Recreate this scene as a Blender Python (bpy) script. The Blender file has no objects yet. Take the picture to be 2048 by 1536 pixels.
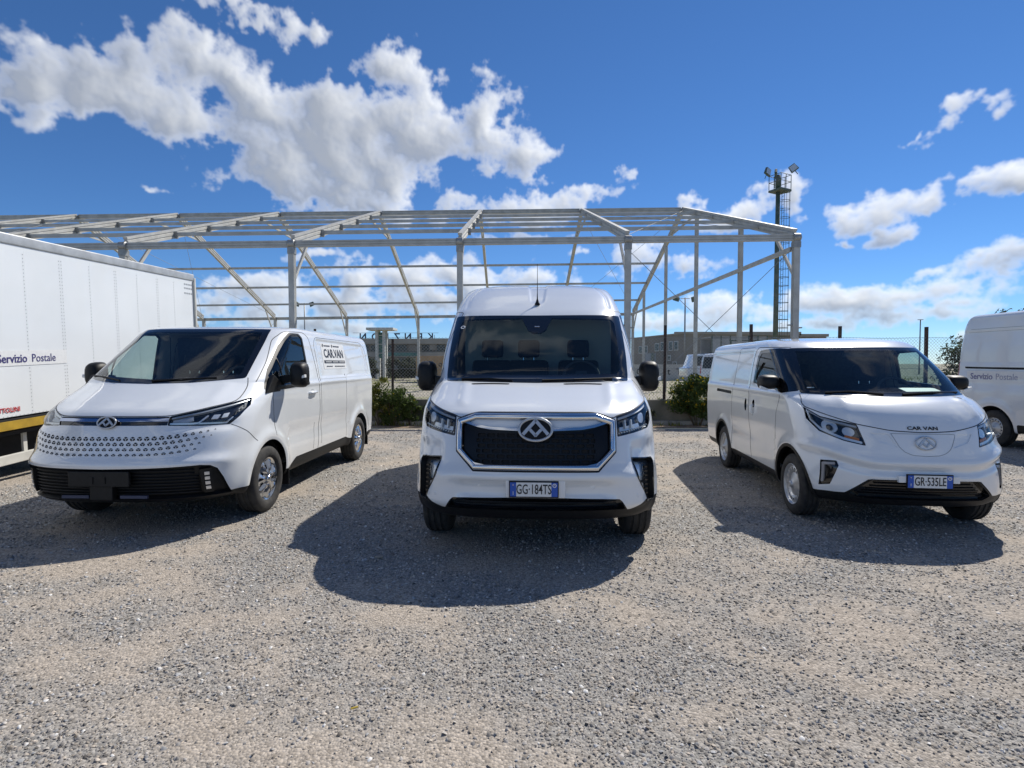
import bpy, bmesh, math, random
import numpy as np
from mathutils import Vector, Matrix

random.seed(7)
RNG = np.random.default_rng(11)
SC = bpy.context.scene
COL = SC.collection
R = math.radians

# ------------------------------------------------------------------ camera
CAM_H = 1.55
cam_d = bpy.data.cameras.new('camera')
cam_d.sensor_width = 36.0
cam_d.lens = 1100.0 / 2048.0 * 36.0
cam_d.clip_start = 0.05
cam_d.clip_end = 6000
cam = bpy.data.objects.new('camera', cam_d)
COL.objects.link(cam)
cam.location = (0, 0, CAM_H)
cam.rotation_euler = (R(90 - 2.13), 0, 0)
SC.camera = cam

# ------------------------------------------------------------------ light
SUN_EL, SUN_AZ = 46.3, 39.5          # azimuth measured from +Y towards +X
sun_d = bpy.data.lights.new('sun', 'SUN')
sun_d.energy = 4.6
sun_d.angle = R(0.53)
sun_d.color = (1.0, 0.95, 0.87)
sun = bpy.data.objects.new('sun', sun_d)
COL.objects.link(sun)
sun_dir = Vector((math.sin(R(SUN_AZ)) * math.cos(R(SUN_EL)), math.cos(R(SUN_AZ)) * math.cos(R(SUN_EL)), math.sin(R(SUN_EL))))
sun.rotation_euler = sun_dir.to_track_quat('Z', 'Y').to_euler()
sun.location = (20, 36, 30)
SC.view_settings.view_transform = 'Standard'
SC.view_settings.look = 'None'
SC.view_settings.gamma = 1.0
SC.view_settings.use_curve_mapping = False
SC.view_settings.exposure = 0.2
SC.cycles.max_bounces = 8
SC.cycles.transparent_max_bounces = 12
SC.cycles.caustics_reflective = False
SC.cycles.caustics_refractive = False
# ------------------------------------------------------------------ sky: physical sky with a computed layer of cumulus
CLOUDS = [  # azimuth, elevation, half width, half height (degrees), tilt, thickness
    (-29.1, 21.0, 3.91, 1.85, -20, 0.95), (-11.3, 20.1, 5.90, 2.84, 0, 1), (-4.8, 21.5, 4.83, 2.61, 0, 1), (-16.2, 22.3, 4.72, 2.49, -10, 0.95), (-38.0, 20.3, 3.50, 1.75, 0, 0.95), 
    (-35.3, 22.8, 5.79, 2.62, 6, 1), (-40.4, 19.9, 3.27, 1.77, -0, 0.9), (-32.9, 21.4, 5.42, 2.21, -0, 1), (-27.9, 24.1, 5.18, 2.78, -20, 1), (-24.2, 21.6, 6.8, 3.38, -30, 1), (-19.9, 20.2, 6.78, 4.19, -20, 1), 
    (-17.8, 24.1, 4.4, 2.39, 30, 0.95), (-22.6, 18, 7.42, 2.12, -10, 0.95), (-19, 15.7, 8.7, 1.61, -4, 0.95), (-8.8, 22.2, 6.97, 3.2, 8, 1), (-6.1, 20.6, 6.57, 2.2, 12, 0.95), (-3, 24.1, 2.3, 2.3, -0, 0.85), 
    (-11.3, 27.5, 2.84, 2.55, 35, 0.8), (-8.3, 25.6, 3, 1.82, -30, 0.75), (0.8, 19.7, 4, 1.53, 12, 0.85), (-14.5, 18.3, 5.28, 2.65, -0, 1), (-13.3, 22.5, 3.88, 2.51, -0, 0.9), (-28.2, 29.4, 3.16, 0.73, -10, 0.55), 
    (-24.3, 29.7, 2.32, 0.82, -15, 0.7), (-21.3, 28.9, 1.33, 1.5, -0, 0.7), (-32.2, 14.9, 1.33, 0.36, -12, 0.6), (-34.1, 12.5, 1.06, 0.4, -0, 0.45), (-40.9, 11, 2.65, 0.34, -0, 0.5), (4.4, 16.2, 6.12, 1.22, 6, 0.95), 
    (-1.2, 15.2, 6.67, 1.04, -0, 0.8), (-6.9, 15.4, 3.04, 0.75, -0, 0.6), (10.5, 18.3, 0.6, 0.72, -20, 0.6), (8.2, 17.2, 1.11, 0.46, -0, 0.5), (-25.1, 7.5, 4.24, 1.47, 5, 0.95), (-19.6, 10.2, 3.21, 0.66, -0, 0.6), 
    (-14.9, 8.3, 4.1, 1.85, 15, 0.95), (-8.9, 9.2, 5.29, 1.78, 8, 0.95), (-1.2, 8.6, 6.44, 1.81, -5, 0.95), (-26.6, 4.9, 4.97, 1.19, -0, 0.9), (-18.2, 5.6, 10.67, 1.55, -0, 0.95), (-7.9, 6.2, 9.08, 1.31, -0, 0.85), 
    (-21, 3.5, 9.01, 0.96, -0, 0.8), (7.1, 11.2, 1.63, 0.64, -0, 0.75), (14, 10.2, 4.13, 1.59, -0, 0.95), (18.1, 9.1, 2.8, 1.14, -0, 0.85), (1.9, 13, 5.65, 0.68, -0, 0.6), (18.3, 15.4, 1.95, 0.9, -0, 0.9), 
    (22.7, 14.1, 3.42, 1.24, 4, 0.95), (26.5, 14.4, 1.4, 1.71, -20, 0.95), (30.9, 13, 1.52, 1.17, -0, 0.9), (33.6, 13.6, 1.97, 1.29, 10, 0.95), (36, 13.5, 2.09, 1.05, 5, 0.9), (34, 11.4, 1.7, 0.86, 18, 0.85), 
    (31.3, 11.2, 0.6, 0.38, -0, 0.7), (40.8, 13.5, 2.51, 0.99, 14, 0.95), (29.7, 14.6, 0.54, 0.41, -0, 0.5), (38.7, 18.8, 1.81, 0.85, 20, 0.95), (41.6, 18.4, 1.26, 0.92, 28, 0.95), (35.7, 18.1, 0.47, 0.22, -0, 0.4), 
    (41.1, 7.6, 2.79, 1.3, 15, 0.95), (36.8, 7.5, 1.53, 0.57, 10, 0.85), (31.4, 5.5, 8.3, 1.31, 3, 1), (37.4, 5.7, 3.6, 0.73, 4, 0.9), (35.1, 4, 5.91, 0.76, -0, 0.85), (23.3, 5.5, 5.24, 1.41, -0, 0.85), 
    (16, 4.2, 6.22, 1.29, -0, 0.8), (29.2, 3.3, 6.73, 0.72, -0, 0.75), (19.7, 6.2, 2.75, 0.96, -0, 0.6), (38.6, 4.7, 1.65, 0.48, -0, 0.8), (39.7, 1.9, 3.69, 0.64, -0, 0.7), (9.1, 4.5, 4.55, 1.02, -0, 0.7), 
    (-1.2, 4.5, 8.24, 0.92, -0, 0.6),]
def fbm(x, y, seed, octaves=6, gain=.52, wrap=None):
    """gradient noise summed over octaves, about -1..1; x is periodic with period wrap (in lattice cells) when given"""
    rng = np.random.default_rng(seed); tot = np.zeros(x.shape, np.float32); amp = 1.0; norm = 0.0; per = wrap
    for o in range(octaves):
        n = 256; ang = rng.uniform(0, 2 * np.pi, (n, n)).astype(np.float32); gx, gy = np.cos(ang), np.sin(ang)
        xi = np.floor(x).astype(np.int32); yi = np.floor(y).astype(np.int32); fx = (x - xi).astype(np.float32); fy = (y - yi).astype(np.float32)
        ux = fx * fx * fx * (fx * (fx * 6 - 15) + 10); uy = fy * fy * fy * (fy * (fy * 6 - 15) + 10)
        x0 = xi % per if per else xi; x1 = (xi + 1) % per if per else xi + 1
        x0, x1 = x0 % n, x1 % n; y0, y1 = yi % n, (yi + 1) % n
        d = lambda a, b, p, q: gx[a, b] * p + gy[a, b] * q
        v = (d(x0, y0, fx, fy) * (1 - ux) + d(x1, y0, fx - 1, fy) * ux) * (1 - uy) + (d(x0, y1, fx, fy - 1) * (1 - ux) + d(x1, y1, fx - 1, fy - 1) * ux) * uy
        tot += amp * v * 1.5; norm += amp; amp *= gain; x = x * 2 + 17.3 * 0; y = y * 2; per = per * 2 if per else None
    return tot / norm * 1.6

def cloud_map(W=4096, Hh=1024):
    az = (np.arange(W) + .5) / W * 360 - 90; az = np.where(az > 180, az - 360, az)
    cov = np.zeros((Hh, W), np.float32); bri = np.zeros((Hh, W), np.float32)
    s3 = lambda t: np.clip(t, 0, 1) ** 2 * (3 - 2 * np.clip(t, 0, 1))
    def field(A, E, placed, octs):
        wrapc = 24
        X = (A + 180) / 360 * wrapc * 2; Yv = E / 15 * 2
        w1 = fbm(X, Yv, 1, 6, .6, wrap=wrapc * 2); w2 = fbm(X + 0, Yv + 40, 2, 6, .6, wrap=wrapc * 2)
        det = fbm(X * 2, Yv * 2.4, 3, octs, .62, wrap=wrapc * 4)
        bil = 1 - np.abs(fbm(X * 2, Yv * 2.2 + 9, 4, octs, .55, wrap=wrapc * 4)) * 1.6
        b = np.zeros(A.shape, np.float32)
        if placed:
            k = np.clip(E / 16, .30, 1)
            Aw = A + 2.6 * w1 * k; Ew = E + 1.9 * w2 * k
            for a, e, ra, re, tilt, wgt in CLOUDS:
                m = (np.abs(A[0] - a) < ra * 2.3 + 4)
                if not m.any(): continue
                i0, i1 = np.where(m)[0][[0, -1]]
                dx = (Aw[:, i0:i1 + 1] - a); dy = Ew[:, i0:i1 + 1] - e; t = np.radians(tilt)
                p = (dx * np.cos(t) + dy * np.sin(t)) / (ra * 1.12); q = (-dx * np.sin(t) + dy * np.cos(t)) / (re * 1.15)
                q = np.where(q < 0, q * 1.18, q)                                # flatter undersides
                b[:, i0:i1 + 1] += (wgt * np.exp(-.85 * (p * p + q * q))) ** 4
            b = 1.12 * b ** .25
        core = s3((b - .55) / .6)
        mid = fbm(X * 1.1, Yv * 1.5 + 21, 9, 3, .5, wrap=None)
        D = b - .44 + (.70 - .28 * core) * det * np.clip(.30 + b, 0, 1) + .38 * (bil - .58) * np.clip(b * 1.3, 0, 1) + .30 * mid * np.clip(b * 1.2, 0, 1)
        # scattered clouds of the same sort over the rest of the sky, on a flat layer seen in perspective
        rest = s3(np.maximum(np.abs(A) - 46, E - 37) / 9) * s3(E / 5)
        if rest.max() > 0:
            m = rest > 0
            u = np.cos(np.radians(E[m])) / (np.sin(np.radians(E[m])) + .12); qx = u * np.sin(np.radians(A[m])) * 1.5 + 60; qy = u * np.cos(np.radians(A[m])) * 1.5 + 60
            lo = fbm(qx, qy, 31, 3, .5); de = fbm(qx * 3, qy * 3, 32, max(octs - 1, 4), .6); bi = 1 - np.abs(fbm(qx * 4, qy * 4, 33, 4, .55)) * 1.6
            Dr = np.full(D.shape, -1.0, np.float32); Dr[m] = (lo * 1.25 - .34 + .42 * de + .25 * (bi - .6)) * rest[m] - .6 * (1 - rest[m])
            k = Dr > D; D = np.where(k, Dr, D); t = np.zeros_like(det); t[m] = de; det = np.where(k, t, det)
        return D, det, bil
    def shade(D, A, E, stepdeg, det, bil):
        dens = np.clip(D, 0, 1.2)
        sx, sy = SUN_AZ - A, SUN_EL + 4 - E; l = np.hypot(sx, sy) + 1e-3; sx, sy = sx / l, sy / l
        px = A.shape[1] / (A[0, -1] - A[0, 0]); py = A.shape[0] / abs(E[-1, 0] - E[0, 0])
        ii, jj = np.meshgrid(np.arange(A.shape[0]), np.arange(A.shape[1]), indexing='ij')
        tau = np.zeros(A.shape, np.float32)
        for k in range(1, 9):
            d = stepdeg * k * (.5 + .12 * k)
            j = np.clip(jj + (sx * d * px).astype(int), 0, A.shape[1] - 1); i = np.clip(ii + (sy * d * py).astype(int), 0, A.shape[0] - 1)
            tau += dens[i, j] * (.5 + .10 * k)
        hgt = np.clip(D, -.1, .9) + .25 * bil + .2 * det
        def blur(q, n, r):
            for _ in range(n): q = (q + np.roll(q, r, 0) + np.roll(q, -r, 0) + np.roll(q, r, 1) + np.roll(q, -r, 1)) / 5
            return q
        fine = blur(hgt, 3, 1); wide = blur(blur(fine, 3, 3), 4, 6)
        def relief(q, g): gy, gx = np.gradient(q); return np.tanh(-(gx * sx * px + gy * sy * py) * g)
        rel = .055 * relief(fine, 1.0) + .20 * relief(wide, 2.6)
        core = s3((dens - .08) / .62)
        lit = np.exp(-.42 * tau)
        return np.clip(1.0 - .40 * core * (1 - .7 * lit) - .08 * (1 - lit) + rel + .05 * det, .48, 1.1), dens
    el = (np.arange(Hh) + .5) / Hh * 90
    j = np.where((az > -62) & (az < 62))[0]; i1 = int(Hh * 52 / 90)
    A, E = np.meshgrid(az[j], el[:i1]); D, det, bil = field(A, E, True, 7)
    B_, dens = shade(D, A, E, .55, det, bil)
    cov[:i1, j] = (1 - np.exp(-2.9 * np.clip(D, 0, 2) ** 1.12)); bri[:i1, j] = B_
    # remaining sky at a quarter of the resolution
    azl = (np.arange(W // 4) + .5) / (W // 4) * 360 - 90; azl = np.where(azl > 180, azl - 360, azl); ell = (np.arange(Hh // 4) + .5) / (Hh // 4) * 90
    o = np.argsort(azl); A2, E2 = np.meshgrid(azl[o], ell); D2, d2, b2 = field(A2, E2, True, 5); B2, _ = shade(D2, A2, E2, .55, d2, b2)
    inv = np.argsort(o); D2, B2 = D2[:, inv], B2[:, inv]
    up = lambda Q: np.repeat(np.repeat(Q, 4, 0), 4, 1)
    mask = np.ones((Hh, W), bool); mask[:i1][:, j] = False
    C2 = up((1 - np.exp(-3.6 * np.clip(D2, 0, 2) ** 1.15))); cov[mask] = C2[mask]; bri[mask] = up(B2)[mask]
    bri = np.where(bri == 0, 1, bri)
    full = np.zeros((Hh * 2, W, 4), np.float32); full[Hh:, :, 0] = cov; full[Hh:, :, 1] = bri; full[:, :, 3] = 1
    im = bpy.data.images.new('cloud_layer', W, Hh * 2, float_buffer=True, is_data=True)
    im.pixels.foreach_set(full.ravel()); im.update()
    return im

world = bpy.data.worlds.new('World')
SC.world = world
world.use_nodes = True
wt = world.node_tree
for n in list(wt.nodes):
    wt.nodes.remove(n)
WN = wt.nodes
WL = wt.links.new
w_out = WN.new('ShaderNodeOutputWorld')
w_bg = WN.new('ShaderNodeBackground')
w_bg.inputs['Strength'].default_value = 0.12
sky = WN.new('ShaderNodeTexSky')
sky.sky_type = 'NISHITA'
sky.sun_disc = False
sky.sun_elevation = R(SUN_EL)
sky.sun_rotation = R(SUN_AZ)
sky.altitude = 2000
sky.air_density = 1.0
sky.dust_density = 0.0
sky.ozone_density = 10.0
hs = WN.new('ShaderNodeHueSaturation')
hs.inputs['Saturation'].default_value = 1.06
hs.inputs['Value'].default_value = 0.82
WL(sky.outputs['Color'], hs.inputs['Color'])
env = WN.new('ShaderNodeTexEnvironment')
env.image = cloud_map()
env.interpolation = 'Cubic'
sep = WN.new('ShaderNodeSeparateColor')
WL(env.outputs['Color'], sep.inputs['Color'])
cr = WN.new('ShaderNodeMix'); cr.data_type = 'RGBA'
cr.inputs['A'].default_value = (2.9, 3.2, 3.75, 1)      # thick, shaded cloud
cr.inputs['B'].default_value = (8.0, 8.15, 8.3, 1)       # sunlit cloud
cmr = WN.new('ShaderNodeMapRange'); cmr.inputs['From Min'].default_value = 0.5; cmr.inputs['From Max'].default_value = 1.05
WL(sep.outputs['Green'], cmr.inputs['Value']); WL(cmr.outputs['Result'], cr.inputs['Factor'])
cm = WN.new('ShaderNodeMix'); cm.data_type = 'RGBA'
WL(sep.outputs['Red'], cm.inputs['Factor']); WL(hs.outputs['Color'], cm.inputs['A']); WL(cr.outputs['Result'], cm.inputs['B'])
WL(cm.outputs['Result'], w_bg.inputs['Color'])
WL(w_bg.outputs['Background'], w_out.inputs['Surface'])
# ------------------------------------------------------------------ object helpers
def link(o, parent=None):
    COL.objects.link(o)
    if parent is not None:
        o.parent = parent
    return o

def empty(name, loc=(0, 0, 0), rz=0.0, rx=0.0, label=None, cat=None, group=None):
    o = bpy.data.objects.new(name, None)
    o.empty_display_size = 0.2
    o.location = loc
    o.rotation_euler = (rx, 0, rz)
    link(o)
    return tag(o, label, cat, group)

def tag(o, label=None, cat=None, group=None, kind=None):
    if label: o['label'] = label
    if cat: o['category'] = cat
    if group: o['group'] = group
    if kind: o['kind'] = kind
    return o

def mesh_obj(name, verts, faces, mat, parent=None, smooth=False, normals=None):
    me = bpy.data.meshes.new(name)
    if isinstance(verts, np.ndarray): verts = verts.tolist()
    if isinstance(faces, np.ndarray): faces = faces.tolist()
    me.from_pydata(verts, [], faces)
    mats = mat if isinstance(mat, (list, tuple)) else [mat]
    for m in mats:
        me.materials.append(m)
    if smooth:
        me.shade_smooth()
    me.update()
    if normals is not None and len(normals) == len(me.vertices):
        me.normals_split_custom_set_from_vertices([tuple(map(float, n)) for n in normals])
    return link(bpy.data.objects.new(name, me), parent)

class MB:
    """collects simple solids that become one mesh object"""
    def __init__(s): s.v = []; s.f = []
    def add(s, vs, fs):
        b = len(s.v); s.v += [tuple(map(float, p)) for p in vs]; s.f += [tuple(b + i for i in f) for f in fs]; return s
    def box(s, c, d, rot=None):
        hx, hy, hz = d[0] / 2, d[1] / 2, d[2] / 2
        vs = [Vector((x, y, z)) for z in (-hz, hz) for x, y in ((-hx, -hy), (hx, -hy), (hx, hy), (-hx, hy))]
        if rot is not None: vs = [rot @ v for v in vs]
        c = Vector(c)
        return s.add([v + c for v in vs], [(3, 2, 1, 0), (4, 5, 6, 7), (0, 1, 5, 4), (1, 2, 6, 5), (2, 3, 7, 6), (3, 0, 4, 7)])
    def beam(s, a, b, w, h, up=(0, 0, 1)):
        a, b = Vector(a), Vector(b); d = (b - a); L = d.length; d.normalize()
        u = Vector(up)
        if abs(d.dot(u)) > .98: u = Vector((0, 1, 0))
        sx = d.cross(u).normalized(); uz = sx.cross(d)
        vs = []
        for p in (a, b):
            for i, j in ((-1, -1), (1, -1), (1, 1), (-1, 1)):
                vs.append(p + sx * (i * w / 2) + uz * (j * h / 2))
        return s.add(vs, [(3, 2, 1, 0), (4, 5, 6, 7), (0, 1, 5, 4), (1, 2, 6, 5), (2, 3, 7, 6), (3, 0, 4, 7)])
    def tube(s, pts, r, n=8, cap=True):
        pts = [Vector(p) for p in pts]; m = len(pts); rs = r if isinstance(r, (list, tuple)) else [r] * m
        vs = []; ref = None
        for i, p in enumerate(pts):
            d = (pts[min(i + 1, m - 1)] - pts[max(i - 1, 0)]).normalized()
            if ref is None:
                ref = d.orthogonal().normalized()
            ref = (ref - d * ref.dot(d)).normalized(); bi = d.cross(ref)
            for k in range(n):
                a = 2 * math.pi * k / n
                vs.append(p + (ref * math.cos(a) + bi * math.sin(a)) * rs[i])
        fs = [(i * n + k, i * n + (k + 1) % n, (i + 1) * n + (k + 1) % n, (i + 1) * n + k) for i in range(m - 1) for k in range(n)]
        if cap: fs += [tuple(range(n - 1, -1, -1)), tuple((m - 1) * n + k for k in range(n))]
        return s.add(vs, fs)
    def lathe(s, prof, axis='x', c=(0, 0, 0), n=40, closed=False):
        """prof: list of (along, radius)"""
        vs = []; m = len(prof)
        for k in range(n):
            a = 2 * math.pi * k / n
            for t, r in prof:
                p = {'x': (t, r * math.cos(a), r * math.sin(a)), 'y': (r * math.cos(a), t, r * math.sin(a)), 'z': (r * math.cos(a), r * math.sin(a), t)}[axis]
                vs.append((p[0] + c[0], p[1] + c[1], p[2] + c[2]))
        fs = []
        for k in range(n):
            k2 = (k + 1) % n
            for i in range(m - 1 if not closed else m):
                j = (i + 1) % m
                fs.append((k * m + i, k * m + j, k2 * m + j, k2 * m + i))
        return s.add(vs, fs)
    def prism(s, poly, z0, z1, axis='z'):
        """poly: 2d outline extruded along axis (x: poly=(y,z); y: poly=(x,z); z: poly=(x,y))"""
        n = len(poly)
        def P(p, t): return {'x': (t, p[0], p[1]), 'y': (p[0], t, p[1]), 'z': (p[0], p[1], t)}[axis]
        vs = [P(p, z0) for p in poly] + [P(p, z1) for p in poly]
        fs = [tuple(range(n - 1, -1, -1)), tuple(range(n, 2 * n))] + [(i, (i + 1) % n, n + (i + 1) % n, n + i) for i in range(n)]
        return s.add(vs, fs)
    def build(s, name, mat, parent=None, smooth=False, bevel=0.0, seg=2, autosmooth=None):
        o = mesh_obj(name, s.v, s.f, mat, parent, smooth)
        if bevel or autosmooth:
            bm = bmesh.new(); bm.from_mesh(o.data)
            bmesh.ops.recalc_face_normals(bm, faces=bm.faces)
            if bevel:
                es = [e for e in bm.edges if len(e.link_faces) == 2 and e.calc_face_angle(0) > 0.5]
                bmesh.ops.bevel(bm, geom=es, offset=bevel, segments=seg, profile=.6, affect='EDGES', clamp_overlap=True)
            if autosmooth:
                for f in bm.faces: f.smooth = True
                for e in bm.edges:
                    if len(e.link_faces) == 2 and e.calc_face_angle(0) > autosmooth: e.smooth = False
            bm.to_mesh(o.data); bm.free()
        return o

def text_obj(name, body, size, mat, parent, loc, rot, extrude=0.002, sx=1.0, align='CENTER', shear=0.0, offset=0.0, spacing=1.0):
    cu = bpy.data.curves.new(name, 'FONT')
    cu.body = body; cu.size = size; cu.extrude = extrude; cu.align_x = align; cu.align_y = 'CENTER'
    cu.shear = shear; cu.offset = offset; cu.space_character = spacing; cu.resolution_u = 3
    tmp = bpy.data.objects.new(name, cu)
    COL.objects.link(tmp)
    dg = bpy.context.evaluated_depsgraph_get()
    me = bpy.data.meshes.new_from_object(tmp.evaluated_get(dg))
    bpy.data.objects.remove(tmp); bpy.data.curves.remove(cu)
    me.materials.clear(); me.materials.append(mat)
    o = bpy.data.objects.new(name, me)
    link(o, parent)
    o.location = loc; o.rotation_euler = rot; o.scale = (sx, 1, 1)
    return o

# ------------------------------------------------------------------ materials
MATS = {}
def principled(name, col, rough=0.5, metal=0.0, coat=0.0, spec=0.5, emis=None, alpha=1.0):
    m = bpy.data.materials.new(name); m.use_nodes = True
    b = m.node_tree.nodes['Principled BSDF']
    b.inputs['Base Color'].default_value = (*col, 1)
    b.inputs['Roughness'].default_value = rough
    b.inputs['Metallic'].default_value = metal
    b.inputs['Coat Weight'].default_value = coat
    b.inputs['Coat Roughness'].default_value = 0.03
    b.inputs['Specular IOR Level'].default_value = spec
    MATS[name] = m
    return m

def noisy(m, scale=8, detail=5, amt=0.25, col2=None, bump=0.0, bscale=40, rough_var=0.0, stretch=(1, 1, 1), lo=.35, hi=.65):
    """colour variation and fine relief on a principled material (object coordinates)"""
    nt = m.node_tree; N = nt.nodes; L = nt.links.new
    b = N['Principled BSDF']
    base = b.inputs['Base Color'].default_value[:]
    tc = N.new('ShaderNodeTexCoord'); mp = N.new('ShaderNodeMapping'); mp.inputs['Scale'].default_value = stretch
    L(tc.outputs['Object'], mp.inputs['Vector'])
    tx = N.new('ShaderNodeTexNoise'); tx.inputs['Scale'].default_value = scale; tx.inputs['Detail'].default_value = detail
    L(mp.outputs['Vector'], tx.inputs['Vector'])
    mr = N.new('ShaderNodeMapRange'); mr.inputs['From Min'].default_value = lo; mr.inputs['From Max'].default_value = hi
    L(tx.outputs['Fac'], mr.inputs['Value'])
    mx = N.new('ShaderNodeMix'); mx.data_type = 'RGBA'
    c2 = col2 if col2 else tuple(c * (1 - amt) for c in base[:3])
    mx.inputs['A'].default_value = base; mx.inputs['B'].default_value = (*c2, 1)
    L(mr.outputs['Result'], mx.inputs['Factor']); L(mx.outputs['Result'], b.inputs['Base Color'])
    if rough_var:
        r0 = b.inputs['Roughness'].default_value
        mr2 = N.new('ShaderNodeMapRange'); mr2.inputs['To Min'].default_value = r0; mr2.inputs['To Max'].default_value = min(1, r0 + rough_var)
        L(tx.outputs['Fac'], mr2.inputs['Value']); L(mr2.outputs['Result'], b.inputs['Roughness'])
    if bump:
        t2 = N.new('ShaderNodeTexNoise'); t2.inputs['Scale'].default_value = bscale; t2.inputs['Detail'].default_value = 4
        L(mp.outputs['Vector'], t2.inputs['Vector'])
        bp = N.new('ShaderNodeBump'); bp.inputs['Strength'].default_value = bump; bp.inputs['Distance'].default_value = 0.02
        L(t2.outputs['Fac'], bp.inputs['Height']); L(bp.outputs['Normal'], b.inputs['Normal'])
    return m

def glass_mat(name, tint, rough=0.0, ior=1.5):
    m = bpy.data.materials.new(name); m.use_nodes = True
    nt = m.node_tree; N = nt.nodes; L = nt.links.new
    N.remove(N['Principled BSDF'])
    out = N['Material Output']
    tr = N.new('ShaderNodeBsdfTransparent'); tr.inputs['Color'].default_value = (*tint, 1)
    gl = N.new('ShaderNodeBsdfGlossy'); gl.inputs['Roughness'].default_value = rough
    fr = N.new('ShaderNodeFresnel'); fr.inputs['IOR'].default_value = ior
    ge = N.new('ShaderNodeNewGeometry'); im = N.new('ShaderNodeMix'); im.data_type = 'FLOAT'
    im.inputs['A'].default_value = ior; im.inputs['B'].default_value = 1 / ior      # same reflectance from both faces
    L(ge.outputs['Backfacing'], im.inputs['Factor']); L(im.outputs['Result'], fr.inputs['IOR'])
    mx = N.new('ShaderNodeMixShader')
    L(fr.outputs['Fac'], mx.inputs['Fac']); L(tr.outputs['BSDF'], mx.inputs[1]); L(gl.outputs['BSDF'], mx.inputs[2])
    L(mx.outputs['Shader'], out.inputs['Surface'])
    MATS[name] = m
    return m

M_WHITE = noisy(principled('white_paint', (0.78, 0.80, 0.81), 0.25, coat=1.0), 1.7, 4, .05)
M_WHITE.node_tree.nodes['Principled BSDF'].inputs['Coat IOR'].default_value = 1.62
M_BLACKP = noisy(principled('black_plastic', (0.009, 0.0095, 0.0105), 0.5, spec=.32), 30, 3, .35, bump=.05, bscale=300)
M_GLOSSB = principled('gloss_black', (0.006, 0.006, 0.007), 0.12, coat=.6)
M_GRILLE = principled('grille_black', (0.004, 0.004, 0.005), 0.28, spec=.3)
M_CHROME = principled('chrome', (0.72, 0.72, 0.72), 0.12, metal=1.0)
M_BADGE = principled('badge_black', (0.008, 0.008, 0.009), 0.45, spec=.25)
M_SILVER = noisy(principled('silver_wheel_paint', (0.56, 0.57, 0.58), 0.35, metal=.55), 20, 3, .15)
M_TYRE = noisy(principled('tyre_rubber', (0.020, 0.020, 0.021), 0.82), 14, 4, .3, col2=(.045, .042, .038), bump=.1, bscale=120)
M_DARK = principled('dark_void', (0.008, 0.008, 0.009), 0.8)
M_SEAM = principled('seam_shadow_gap', (0.03, 0.03, 0.032), 0.7)
M_TRIM = noisy(principled('interior_trim', (0.05, 0.053, 0.06), 0.75), 30, 3, .3)
M_SEAT = noisy(principled('seat_fabric', (0.022, 0.023, 0.028), 0.9), 60, 3, .3)
M_LINER = principled('grey_bulkhead', (0.33, 0.35, 0.36), 0.7)
M_GLASS = glass_mat('windscreen_glass', (0.70, 0.80, 0.79), ior=1.52)
M_SGLASS = glass_mat('side_glass', (0.55, 0.66, 0.64), ior=1.52)
M_LENS = glass_mat('lamp_lens', (0.90, 0.93, 0.95), ior=1.49)
M_FRIT = principled('black_glass_border', (0.006, 0.006, 0.007), 0.08, coat=.4)
M_PLATEW = noisy(principled('plate_white', (0.78, 0.78, 0.76), 0.4), 30, 3, .06)
M_PLATEB = principled('plate_blue', (0.012, 0.09, 0.45), 0.4)
M_INK = principled('black_ink', (0.012, 0.012, 0.014), 0.5)
M_AMBER = principled('amber_lens', (0.55, 0.16, 0.02), 0.2)
M_RED = principled('red_lens', (0.42, 0.012, 0.015), 0.2, coat=.5)
M_REFL = principled('lamp_reflector', (0.74, 0.74, 0.73), 0.28, metal=.65)

# ------------------------------------------------------------------ skins: triangulated surfaces that are cut along implicit lines
class Skin:
    def __init__(s, v, n, a, t): s.v, s.n, s.a, s.t = v, n, a, t      # position, normal, surface coordinate, triangles

def clip(S, f):
    """split S along f = 0; f(v, a, n) -> values. returns (part with f < 0, part with f >= 0)"""
    d = f(S.v, S.a, S.n).astype(float)
    d = np.where(np.abs(d) < 1e-6, 1e-6, d)
    t = S.t; s = d[t] < 0
    cnt = s.sum(1)
    allin = t[cnt == 3]; allout = t[cnt == 0]
    mix = (cnt == 1) | (cnt == 2)
    tm = t[mix]; sm = s[mix]
    if len(tm) == 0:
        return compact(S.v, S.n, S.a, allin), compact(S.v, S.n, S.a, allout)
    odd = np.where(sm.sum(1) == 1, sm.argmax(1), (~sm).argmax(1))
    r = np.arange(len(tm))
    A = tm[r, odd]; B = tm[r, (odd + 1) % 3]; C = tm[r, (odd + 2) % 3]
    oin = sm[r, odd]
    nv = len(S.v)
    def key(p, q): return np.where(p < q, p.astype(np.int64) * nv + q, q.astype(np.int64) * nv + p)
    kAB, kAC = key(A, B), key(A, C)
    uk, inv = np.unique(np.concatenate([kAB, kAC]), return_inverse=True)
    p, q = uk // nv, uk % nv
    w = (d[p] / (d[p] - d[q]))[:, None]
    V = np.vstack([S.v, S.v[p] * (1 - w) + S.v[q] * w])
    nn = S.n[p] * (1 - w) + S.n[q] * w
    nn /= np.maximum(np.linalg.norm(nn, axis=1, keepdims=True), 1e-9)
    Nn = np.vstack([S.n, nn]); Aa = np.vstack([S.a, S.a[p] * (1 - w) + S.a[q] * w])
    m1 = nv + inv[:len(tm)]; m2 = nv + inv[len(tm):]
    t1 = np.stack([A, m1, m2], 1); t2 = np.stack([m1, B, C], 1); t3 = np.stack([m1, C, m2], 1)
    ins = np.vstack([allin, t1[oin], t2[~oin], t3[~oin]])
    out = np.vstack([allout, t1[~oin], t2[oin], t3[oin]])
    return compact(V, Nn, Aa, ins), compact(V, Nn, Aa, out)

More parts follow.
